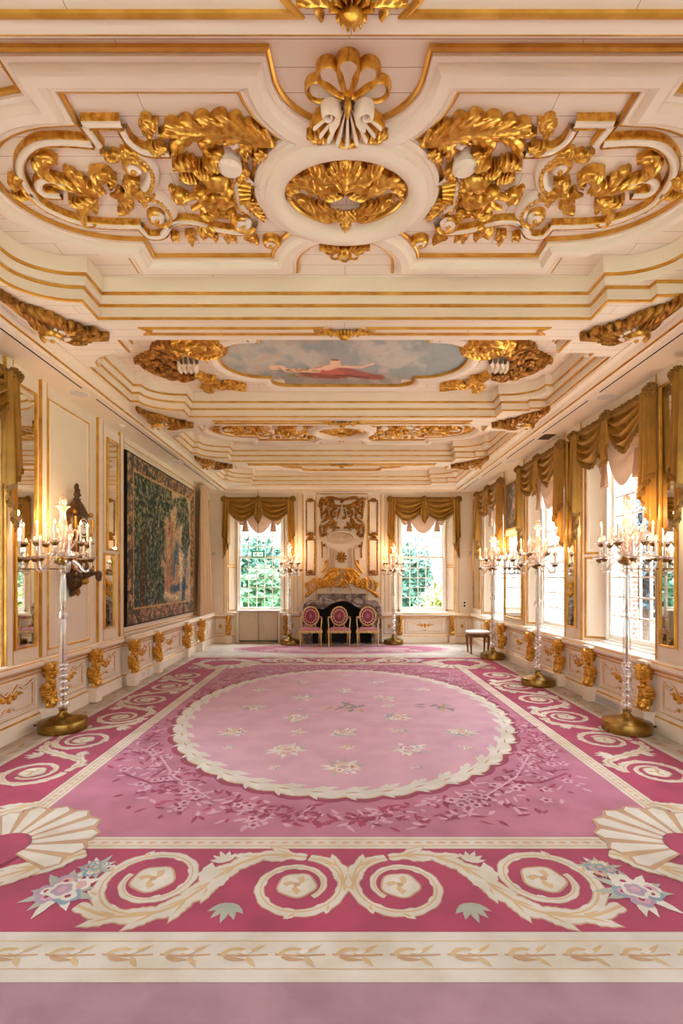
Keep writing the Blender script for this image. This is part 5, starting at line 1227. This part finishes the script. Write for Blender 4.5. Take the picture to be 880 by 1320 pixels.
# ------------------------------------------------------------------ oval-back armchairs
def ellipse_tube(b, c, rx, rz, r, tilt, n=32):
    pts = [(c[0]+rx*cos(2*PI*i/n), c[1]+tilt*rz*sin(2*PI*i/n), c[2]+rz*sin(2*PI*i/n)) for i in range(n+1)]; b.tube(pts, r, 8, 0, False)
def make_chair():
    t = thing('oval_back_armchair', '', 'chair', (0,0,0), 0, 'armchairs before the fireplace'); tilt = .22; bc = (0,.235,.70)
    b = MB(); ellipse_tube(b, bc, .195, .225, .022, tilt); b.build('back_frame', M['chairwood'], t)
    def plate(b, rx, rz, off, m, n=32):
        rows = []
        for k in range(6):
            q = k/5; rows.append([(bc[0]+rx*q*cos(2*PI*i/n), bc[1]+tilt*rz*q*sin(2*PI*i/n)-off-.018*(1-q*q), bc[2]+rz*q*sin(2*PI*i/n)) for i in range(n)])
        b.grid(rows, m, closev=True)
    b = MB(); plate(b, .18, .21, .004, 0); plate(b, .18, .21, -.03, 0); bk = b.build('backrest', M['burgundy'], t)
    b = MB()                                      # pale wreath and centre motif woven into the back
    for i in range(16):
        a = 2*PI*i/16; x, z = .135*cos(a), .155*sin(a); b.ball((x, bc[1]+tilt*z-.014, bc[2]+z), (.019,.007,.019), 8, 5)
    b.build('woven_wreath', M['creamfab'], bk)
    b = MB(); 
    for a in range(8): q = a*PI/4; b.ball((.034*cos(q), bc[1]+tilt*.04*sin(q)-.02, bc[2]+.04*sin(q)), (.016,.006,.018), 8, 5)
    b.ball((0, bc[1]-.021, bc[2]), (.02,.007,.022), 8, 5); b.build('woven_medallion', M['pinkfab'], bk)
    rows = []                                     # seat cushion
    for k in range(9):
        q = k/8; hw = .262-.035*q; y = -.24+.46*q; row = []
        for j in range(11):
            s = -1+2*j/10; row.append((s*hw, y, .405+.045*(1-s**4)**.5*(1-(2*q-1)**6)**.5))
        rows.append(row)
    b = MB(); b.grid(rows); b.grid([[(-.262+.035*q, -.24+.46*q, .385), (.262-.035*q, -.24+.46*q, .385)] for q in (0, 1)]); 
    b.grid([[(s*.262, -.24, .385), (s*.262, -.24, .41)] for s in (-1, 1)]); b.build('seat_cushion', M['pinkfab'], t)
    b = MB(); fr = [(-.265,-.245),(.265,-.245),(.232,.225),(-.232,.225)]
    sweep(b, fr, [(-.012,.335),(-.014,.355),(-.012,.395),(.02,.395),(.02,.335),(-.012,.335)], 0, True)
    b.ball((0,-.262,.36), (.05,.012,.026), 10, 6); b.build('seat_rail', M['chairwood'], t)
    for sx in (-1, 1):
        b = MB(); b.lathe([(.010,0),(.014,.012),(.011,.03),(.018,.20),(.022,.30),(.019,.315),(.026,.325),(.026,.40),(.018,.41)], 12, (sx*.245,-.225,0)); b.build('front_leg', M['chairwood'], t)
        b = MB(); b.tube([(sx*.20,.30,0),(sx*.205,.25,.18),(sx*.21,.215,.38)], [.012,.016,.021], 10); b.build('rear_leg', M['chairwood'], t)
        b = MB(); b.tube(catmull([(sx*.245,-.215,.40),(sx*.25,-.17,.50),(sx*.262,-.13,.60),(sx*.265,-.11,.655),(sx*.262,-.06,.675),(sx*.245,.08,.675),(sx*.18,.20,.69)], 5), .015, 8); b.build('arm', M['chairwood'], t)
        b = MB(); b.tube(catmull([(sx*.262,-.12,.69),(sx*.258,-.05,.697),(sx*.245,.05,.695)], 4), [.012]*1+[.02]*7+[.012], 8); b.build('arm_pad', M['pinkfab'], t)
        b = MB(); b.tube([(sx*.13,.215,.40),(sx*.12,.21,.51)], .016, 8); b.build('back_support', M['chairwood'], t)
    return t
ch = make_chair()
for i, (x, rz, d) in enumerate(((-.74,.06,'oval-back armchair with burgundy medallion back, left of three before the fireplace'),(-.05,0,'oval-back armchair with burgundy medallion back, middle of three before the fireplace'),(.64,-.05,'oval-back armchair with burgundy medallion back, right of three before the fireplace'))):
    o = ch if i == 0 else dup(ch); o['label'] = d; o.location = (x, 12.02, CZ); o.rotation_euler = (0,0,rz)
# white topped stool
t = thing('low_stool', 'low brown wooden stool with a white top beside the far window side lamp', 'stool', (2.98, 10.86, CZ))
b = MB(); loft(b, [(.44,.0,0,0),(.44,.235,-.2,.2),(.455,.25,-.215,.215),(.475,.252,-.217,.217),(.49,.235,-.2,.2),(.495,0,0,0)], 0, 32, 3.2); b.build('white_top', M['white'], t)
b = MB(); loft(b, [(.36,.22,-.185,.185),(.44,.225,-.19,.19)], 0, 32, 3.2); b.build('apron', M['wood'], t)
for sx in (-1, 1):
    for sy in (-1, 1): b = MB(); b.tube([(sx*.18,sy*.145,0),(sx*.19,sy*.155,.2),(sx*.195,sy*.16,.4)], [.016,.024,.032], 10); b.build('leg', M['wood'], t)

# ------------------------------------------------------------------ fireplace and overmantel
FY = D-.06
t = thing('marble_fireplace', 'veined brown marble fireplace with an arched black opening behind three chairs', 'fireplace', (.02, D, 0))
def slab(poly_fn, y0, y1, m, name, bevel=.012):
    pts = poly_fn; n = len(pts); b = MB(); b.add([(x, y0, z) for x, z in pts]+[(x, y1, z) for x, z in pts], [tuple(range(n))[::-1], tuple(range(n, 2*n))]+[(i, (i+1) % n, n+(i+1) % n, n+i) for i in range(n)]); return b.build(name, m, t, ang=30, bevel=bevel)
up = catmull([(-.99,.74),(-.985,.90),(-.93,1.03),(-.84,1.09),(-.74,1.085),(-.635,1.10),(-.61,1.15)], 5)+[(-.60,1.235)]
up = up+[(-x, z) for x, z in up[::-1]]
lo = catmull([(.74,.74),(.70,.86),(.60,.885),(.48,.875),(.36,.93),(.24,1.01),(.10,1.06),(0,1.07)], 5); lo = lo+[(-x, z) for x, z in lo[::-1][1:]]
slab(up+lo, -.36, -.06, M['marble'], 'lintel'); slab([(-.64,1.232),(.64,1.232),(.62,1.268),(-.62,1.268)], -.42, -.06, M['marble'], 'mantel_shelf')
for s in (-1, 1): slab([(s*.99,0),(s*.99,.75),(s*.74,.75),(s*.76,.55),(s*.79,.25),(s*.74,.12),(s*.74,0)][::s], -.34, -.06, M['marble'], 'jamb')
b = MB(); P = catmull([(-.90,.80),(-.86,.98),(-.74,.99),(-.58,.98),(-.40,1.02),(-.24,1.12),(0,1.17),(.24,1.12),(.40,1.02),(.58,.98),(.74,.99),(.86,.98),(.90,.80)], 6); b.tube([(x, -.365, z) for x, z in P], .016, 8); b.build('carved_scroll_edge', M['marble'], t)
b = MB(); b.box(-.75, .75, -.10, -.062, .0, 1.07); b.build('firebox', M['black'], t)
b = MB(); b.box(-1.05, 1.05, -.44, -.06, 0, .008); b.build('hearth_slab', M['marble'], t)
for s in (-1, 1):
    b = MB(); b.lathe([(.05,0),(.05,.015),(.02,.04),(.014,.10),(.03,.14),(.014,.18),(.012,.32),(.028,.36),(.01,.41),(0,.42)], 14, (s*.40,-.28,.008)); b.build('brass_firedog', M['brass'], t)
# breast panel with pilasters
b = MB(T_far); b.box(-.98, 1.02, DADO*0, H0, 0, .06, 0)
for x in (-.98, .02-.66, .02+.66, 1.02): b.box(x-.012, x+.012, 1.0, H0-.06, .06, .074, 1)
sweep(b, [(-.64,H0-.02),(.68,H0-.02)], [(0,.06),(0,.10),(-.03,.105),(-.05,.08),(-.09,.075),(-.10,.06)], [0,0,1,0,0])
trim(b, [M['cream'], M['goldline']])
OC = (.02, D-.06, 1.30); co = crop
def ow(*pts):      # trace from the enlarged crop onto the chimney breast
    out = []
    for x, y in pts: X, Z = on_far(380+x/7.333, 630+y/7.333, D-.06); out.append((X-.02+.005, Z-OC[2]+.06))
    return out
t = thing('overmantel_relief', 'gilded carved overmantel with arched cream niche and garlands above the marble fireplace', 'wall ornament', OC)
TW = lambda s: (lambda u, v, h: (u*s, -h, v))
def wl(s, p, w_, h=.04, n=4, z0=.01, mt='antique', nm='acanthus_leaf'): b = MB(TW(s)); leaf(b, p, w_, h, n, 0, z0=z0); b.build(nm, M[mt], t)
rnd.seed(21)
for s in (1, -1):
    for p, w_, n in ((((240,105),(300,160),(370,190),(437,185)), .075, 6), (((255,100),(240,160),(250,230),(245,290)), .05, 6), (((270,130),(320,110),(400,120),(437,130)), .05, 5),
                     (((330,180),(300,220),(280,250),(250,260)), .05, 4), (((400,215),(360,225),(340,270),(380,290)), .05, 4), (((300,240),(310,290),(270,330),(240,340)), .045, 4), (((360,280),(340,340),(300,370),(250,380)), .06, 5),
                     (((240,350),(235,410),(240,490)), .04, 4), (((320,380),(280,420),(290,470)), .05, 4), (((400,330),(370,370),(330,400)), .05, 4), (((435,400),(390,390),(350,420)), .04, 3), (((425,200),(410,260),(400,310)), .03, 4),
                     (((325,700),(300,740),(270,790),(240,815)), .045, 5), (((310,710),(290,700),(280,730)), .03, 3), (((440,780),(400,790),(330,800),(270,850)), .075, 6), (((430,850),(370,830),(310,860),(260,940)), .075, 6), (((400,880),(340,880),(300,930),(220,960)), .075, 6),
                     (((360,800),(320,830),(310,880)), .06, 4), (((250,870),(215,880),(210,960),(160,990)), .06, 5), (((190,860),(160,900),(170,970)), .05, 4), (((140,890),(120,930),(130,1000)), .045, 4), (((110,900),(105,950),(140,960)), .035, 3), (((180,980),(130,1010),(90,1050)), .06, 5)):
        wl(s, ow(*p), w_, .05, n, .012+.01*rnd.random(), 'antique' if p[0][1] < 500 else 'gold')
    for x, y, r in ((300,250,.045),(345,245,.045),(255,300,.03),(380,255,.035),(290,450,.045),(255,270,.03),(330,840,.06),(290,900,.055),(250,930,.05),(375,850,.055),(230,900,.05),(350,900,.05)):
        p = ow((x, y))[0]; b = MB(TW(s)); lump(b, (p[0], p[1], .04), (r, r, .05), 0, .35, 3); b.build('carved_figure', M['antique' if y < 500 else 'gold'], t)
    for cc, r in (((290,400),.055),((265,465),.05),((300,245),.04),((275,560),.035),((110,1030),.05)):
        p = ow(cc)[0]; b = MB(TW(s)); roll(b, volute(p, r, r*.2, 0, 1.6*s), .014, .05, 0, (1, .6)); b.build('volute', M['antique'], t)
    b = MB(TW(s)); q = ow((250,530),(255,580),(256,640),(256,670)); beads(b, catmull(q, 5), .024, 0, .02, 1.3); b.build('bell_flower_drop', M['antique'], t)
    b = MB(TW(s)); strap(b, catmull(ow((275,545),(310,570),(318,620),(312,690),(270,790),(250,815)), 6), .022, .045); b.build('strapwork', [M['cream'], M['gold']], t)
    b = MB(TW(s)); strap(b, resample(ow((230,505),(330,512)), 5), .02, .04); b.build('strapwork', [M['cream'], M['gold']], t)
    b = MB(TW(s)); strap(b, resample(ow((348,580),(348,780)), 5), .018, .04); b.build('strapwork', [M['cream'], M['gold']], t)
    b = MB(TW(s)); strap(b, resample(ow((372,590),(372,770)), 5), .010, .03); b.build('strapwork', [M['cream'], M['gold']], t)
    b = MB(TW(s)); strap(b, catmull(ow((340,1000),(370,930),(410,905),(437,900)), 5), .025, .06); b.build('strapwork', [M['cream'], M['gold']], t)
    for x0, y0, y1 in ((100,135,460),(100,505,835)):
        b = MB(TW(s)); a = ow((106,y0),(186,y1)); sweep(b, [(a[0][0],a[1][1]),(a[1][0],a[1][1]),(a[1][0],a[0][1]),(a[0][0],a[0][1])], [(-.018,0),(-.016,.018),(0,.024),(.016,.018),(.018,0)], 0, True); b.build('pilaster_panel', M['antique'], t)
    for y, d in ((115,1),(470,1),(470,-1),(825,-1)):
        c0 = ow((145, y))[0]
        for a in (-1.0, -.5, 0, .5, 1.0): wl(s, [c0, (c0[0]+.055*sin(a), c0[1]-d*.055*cos(a)), (c0[0]+.10*sin(a*1.2), c0[1]-d*.105*cos(a))], .025, .03, 3, .016)
b = MB(TW(1)); e = ow((437,495))[0]; a_ = ow((315,500))[0][0]; rx = abs(a_-e[0]); ap = [(e[0]+rx*cos(x), e[1]+.19*sin(x)) for x in [PI*i/24 for i in range(25)]]; strap(b, ap, .03, .06); b.build('arched_niche', [M['cream'], M['gold']], t)
b = MB(TW(1)); ap = [(e[0]+rx*cos(x), e[1]-.03-.07*sin(x)) for x in [PI*i/24 for i in range(25)]]; strap(b, ap, .028, .06); b.build('niche_sill', [M['cream'], M['gold']], t)
b = MB(TW(1)); shell(b, (e[0], e[1]-.03), .24, math.radians(12), math.radians(168), 11, 0, 1, .04, .25); b.build('fluted_shell', [M['cream'], M['gold']], t)
b = MB(TW(1)); p = ow((435,345))[0]; b.ball((p[0], p[1], .03), (.05,.035,.03), 12, 8, 0); roll(b, volute((p[0], p[1]-.01), .085, .06, 0, .5), .016, .04, 0); strap(b, resample(ow((435,200),(435,320)), 6), .016, .04); b.build('urn', [M['cream'], M['gold']], t)
for s in (1, -1):
    for i in range(34):      # dense gilded foliage over the mantel and around the top drapery
        if i < 22:
            x = 225+205*rnd.random(); top = 965-150*((x-200)/235)**.8; y = top+(955-top)*rnd.random(); a = rnd.random()*2-2.2; L_ = 55; mt = 'gold'
        else:
            x = 250+170*rnd.random(); y = 110+90*rnd.random() if i < 28 else 240+140*rnd.random(); a = rnd.random()*6; L_ = 45; mt = 'antique'
        wl(s, ow((x, y), (x+L_*.5*cos(a)+6, y+L_*.5*sin(a)), (x+L_*cos(a), y+L_*sin(a))), .035+.02*rnd.random(), .045, 3, .03+.03*rnd.random(), mt)
c0 = ow((437,672))[0]
for i in range(10): a = 2*PI*i/10+.3; wl(1, [c0, (c0[0]+.075*cos(a), c0[1]+.075*sin(a)), (c0[0]+.145*cos(a), c0[1]+.16*sin(a))], .04, .04, 3, .012)
b = MB(TW(1)); flower(b, c0, .05, 0, 6, .03); b.build('carved_flower', M['antique'], t)
b = MB(TW(1)); p = ow((437,965))[0]; shell(b, p, .15, math.radians(15), math.radians(165), 9, 0, 1, .06, .25); b.build('cream_shell', [M['cream'], M['gold']], t)
b = MB(TW(1)); p = ow((437,885))[0]; lump(b, (p[0], p[1], .06), (.035,.045,.04), 0); b.build('carved_mask', M['cream'], t)
b = MB(TW(1)); p = ow((437,120))[0]; shell(b, (p[0], p[1]-.02), .09, math.radians(0), math.radians(180), 9, 0, 1, .06, .2); b.build('crest_shell', [M['cream'], M['gold']], t)
b = MB(TW(1)); p = ow((437,150))[0]; flower(b, p, .04, 0, 6, .05); b.build('red_rosette', M['burgundy'], t)
# cupboard under the left window
t = thing('window_cupboard', 'pair of plain beige cupboard doors under the window with the exit sign', 'cupboard', (-2.12, D, 0))
b = MB(); b.box(-.50, .50, -.05, 0, .03, .80); b.build('carcass', M['black'], t)
M['door'] = mat('beige_door_paint', 'CDBFA4', .5, var=.06)
for s in (-1, 1): b = MB(); b.box(min(s*.006, s*.488), max(s*.006, s*.488), -.085, -.052, .06, .79); b.build('door', M['door'], t, bevel=.004)
b = MB(); b.box(-.555, -.50, -.09, 0, 0, .80); b.box(.50, .555, -.09, 0, 0, .80); b.box(-.56, .56, -.10, 0, .80, .83); b.build('surround', M['cream'], t, bevel=.004)

# ------------------------------------------------------------------ hanging exit sign
t = thing('exit_sign', 'green hanging exit sign with a white running figure before the left far window', 'sign', (-2.08, 12.45, 2.16))
M['signgreen'] = mat('sign_green', '14805A', .4, emit=.25); M['signwhite'] = mat('sign_white', 'D8F0E4', .4, emit=.35)
b = MB(); b.box(-.165, .165, -.02, .02, 0, .18); b.build('green_housing', M['signgreen'], t, bevel=.006)
b = MB(); b.box(-.125, .125, -.024, -.0195, .035, .145); pn = b.build('lit_panel', M['signwhite'], t)
b = MB()                                          # pictogram: running person and arrow
Y0, Y1 = -.0262, -.0238
def qd(*p): b.add([(x, Y0, z) for x, z in p], [tuple(range(len(p)))])
qd(*[(-.045+.012*cos(a), .122+.012*sin(a)) for a in [i*PI/6 for i in range(12)]]); qd((-.058,.106),(-.036,.108),(-.042,.072),(-.062,.074)); qd((-.060,.078),(-.046,.074),(-.022,.058),(-.032,.048)); qd((-.032,.056),(-.022,.058),(-.028,.036),(-.040,.036)); qd((-.062,.080),(-.052,.066),(-.078,.050),(-.086,.058)); qd((-.036,.106),(-.036,.096),(-.014,.086),(-.012,.094)); qd((-.056,.106),(-.052,.096),(-.080,.084),(-.084,.092))
qd((.02,.092),(.065,.092),(.065,.112),(.10,.084),(.065,.056),(.065,.076),(.02,.076))
b.build('pictogram', M['signgreen'], pn)
b = MB(); b.tube([(0,0,.17),(0,0,H0-2.16+.0)], .006, 8); b.build('hanging_rod', M['slot'], t)

# ------------------------------------------------------------------ the garden outside
M['lawn'] = mat('lawn', '5E7A44', .95, var=.4, vscale=2); M['bark'] = mat('bark', '6A5848', .9, var=.4)
LEAFM = [mat('foliage_dark', '30604A', .7, var=.5, vscale=3), mat('foliage_mid', '4F7C50', .7, var=.5, vscale=3), mat('foliage_yellow', '9DA55C', .7, var=.4, vscale=3), mat('foliage_pale', '47595F', .8, var=.4, vscale=3)]
b = MB(); b.quad((-40,-30,-.6),(60,-30,-.6),(60,60,-.6),(-40,60,-.6)); struct(b.build('ground', M['lawn']))
M['gravel_bounce'] = mat('bounce_gravel', 'A8A196', .95, var=.15, vscale=8)  # pale ground added as a reflector, bouncing daylight up to the ceiling
b = MB()
for x0, x1, y0, y1 in ((-10,-4.15,-8,15),(4.15,11,-8,15),(-4.15,4.15,-9,-2.05),(-4.15,4.15,13.6,15.5)): b.quad((x0,y0,-.58),(x1,y0,-.58),(x1,y1,-.58),(x0,y1,-.58))
struct(b.build('added_bounce_ground', M['gravel_bounce']))
def tree(x, y, r, h, m, label, nl=1500, name='garden_tree', sp=1.0, cat='tree'):
    t = thing(name, label, cat, (x, y, -.6)); rnd.seed(int(x*10+y*7))
    b = MB(); b.tube([(0,0,0),(.05,.03,h*.35),(0,.1,h*.6),(.1,0,h*.85)], [.16,.13,.09,.03], 8)
    for i in range(7): a = i*2.4; b.tube([(0,.05,h*(.35+.06*i)),(r*.4*cos(a),r*.4*sin(a),h*(.5+.06*i)),(r*.7*cos(a+.2),r*.7*sin(a+.2),h*(.55+.07*i))], [.07,.04,.015], 6)
    b.build('trunk', M['bark'], t)
    b = MB()
    for i in range(nl):
        d = Vector((rnd.gauss(0,1), rnd.gauss(0,1), rnd.gauss(0,1))).normalized(); q = rnd.random()**.35*(.75+.4*noise.noise(d*2.2+Vector((x,y,0))))
        c = Vector((d.x*r*q, d.y*r*q, h*.56+d.z*h*.46*q)); c.z = max(c.z, .1); s_ = (.10+.10*rnd.random())*sp
        u = Vector((rnd.gauss(0,1), rnd.gauss(0,1), rnd.gauss(0,1))).normalized(); v = u.orthogonal().normalized()
        b.add([c-u*s_, c+v*s_*.5, c+u*s_, c-v*s_*.5], [(0,1,2,3)])
    b.build('foliage', LEAFM[m], t)
k = 0
for x, y, r, h, m, d in ((-4.9,18.6,1.05,3.4,0,'dark green tree at the left of the left far window'),(-3.0,19.2,1.0,2.9,1,'mid green bushy tree in the middle of the left far window'),(-1.2,18.6,.95,3.1,0,'dark green bush at the right of the left far window'),(-3.9,24,1.9,4.5,0,'tall tree farther back behind the left far window'),
        (1.9,18.6,.95,3.4,0,'dark green bush at the left of the right far window'),(3.7,17.4,.95,2.3,2,'yellow green shrub low in the right far window'),(5.6,19.2,1.1,2.8,1,'mid green shrub at the right of the right far window'),(3.0,23,1.7,4.3,0,'tall bluish tree behind the shrubs of the right far window'),
        (8.3,13.6,1.5,5.4,3,'pale frosty tree outside the nearest brick side window'),(11.6,17.8,1.8,6.5,3,'pale frosty tree farther out beyond the nearest brick side window'),(7.6,18,1.5,5.5,3,'pale tree seen through the middle brick side window'),(6.6,22.5,1.6,5.5,3,'pale tree seen through the brick side window by the white stool')):
    tree(x, y, r, h, m, d, 1700, sp=1.15)
for x, y, m in ((-10,2.2,0),(-10,7.4,1),(-9.5,-3.2,0),(-3,-9.5,0),(3,-9.5,1)): tree(x, y, 1.7, 4.0, m, ['green tree outside the left edge window','mid green tree outside the left wall','dark tree outside behind the left edge','dark garden tree reflected from behind the camera','mid green garden tree reflected from behind the camera'][k], 900, sp=1.3); k += 1
SKY, EXPO = 9.0, 1.36
# ------------------------------------------------------------------ world, light, camera
w = bpy.data.worlds.new('sky'); S.world = w; w.use_nodes = True
bg = w.node_tree.nodes['Background']; bg.inputs[1].default_value = SKY
nt = w.node_tree; tc = nt.nodes.new('ShaderNodeTexCoord'); sx = nt.nodes.new('ShaderNodeSeparateXYZ'); mr = nt.nodes.new('ShaderNodeMapRange'); mr.interpolation_type = 'LINEAR'
mr.inputs[1].default_value = .20; mr.inputs[2].default_value = 1; mr.inputs[3].default_value = .10; mr.inputs[4].default_value = 2.0   # overcast sky: brighter towards the zenith
cm = nt.nodes.new('ShaderNodeVectorMath'); cm.operation = 'SCALE'; cm.inputs[0].default_value = (.82,.92,1.03)
nt.links.new(tc.outputs['Generated'], sx.inputs[0]); nt.links.new(sx.outputs['Z'], mr.inputs[0]); nt.links.new(mr.outputs[0], cm.inputs['Scale']); nt.links.new(cm.outputs[0], bg.inputs[0])
def portal(loc, rz, sx, sz):
    l = bpy.data.lights.new('window_daylight', 'AREA'); l.shape = 'RECTANGLE'; l.size = sx; l.size_y = sz; l.cycles.is_portal = True
    o = bpy.data.objects.new('window_daylight', l); COL.objects.link(o); o.location = loc; o.rotation_euler = (PI/2, 0, rz)
for c in WIN_R: portal((W+DEEP+.05, c, 2.2), PI/2, 1.25, 2.9)
for c in WIN_L: portal((-W-DEEP-.05, c, 2.2), -PI/2, 1.25, 2.9)
for c in WIN_F: portal((c, D+DEEP+.05, 2.2), PI, 1.25, 2.9)
for c in WIN_N_ADDED: portal((c, YN-DEEP-.05, 2.2), 0, 1.25, 2.9)
cam = bpy.data.cameras.new('camera'); co = bpy.data.objects.new('camera', cam); COL.objects.link(co)
co.location = (CAMX, 0, CAMZ); co.rotation_euler = (PI/2, 0, 0)
cam.sensor_width = 36; cam.lens = FPX/1320*36; cam.shift_x = (440-VX)/1320; cam.shift_y = (VY-660)/1320; cam.clip_start = .05; cam.clip_end = 300
S.camera = co
vs = S.view_settings; vs.view_transform = 'Standard'; vs.look = 'None'; vs.gamma = 1; vs.use_curve_mapping = False; vs.exposure = EXPO
S.cycles.max_bounces = 10; S.cycles.diffuse_bounces = 6; S.cycles.glossy_bounces = 4; S.cycles.transparent_max_bounces = 24; S.cycles.transmission_bounces = 6
S.cycles.sample_clamp_indirect = 8; S.cycles.use_denoising = True
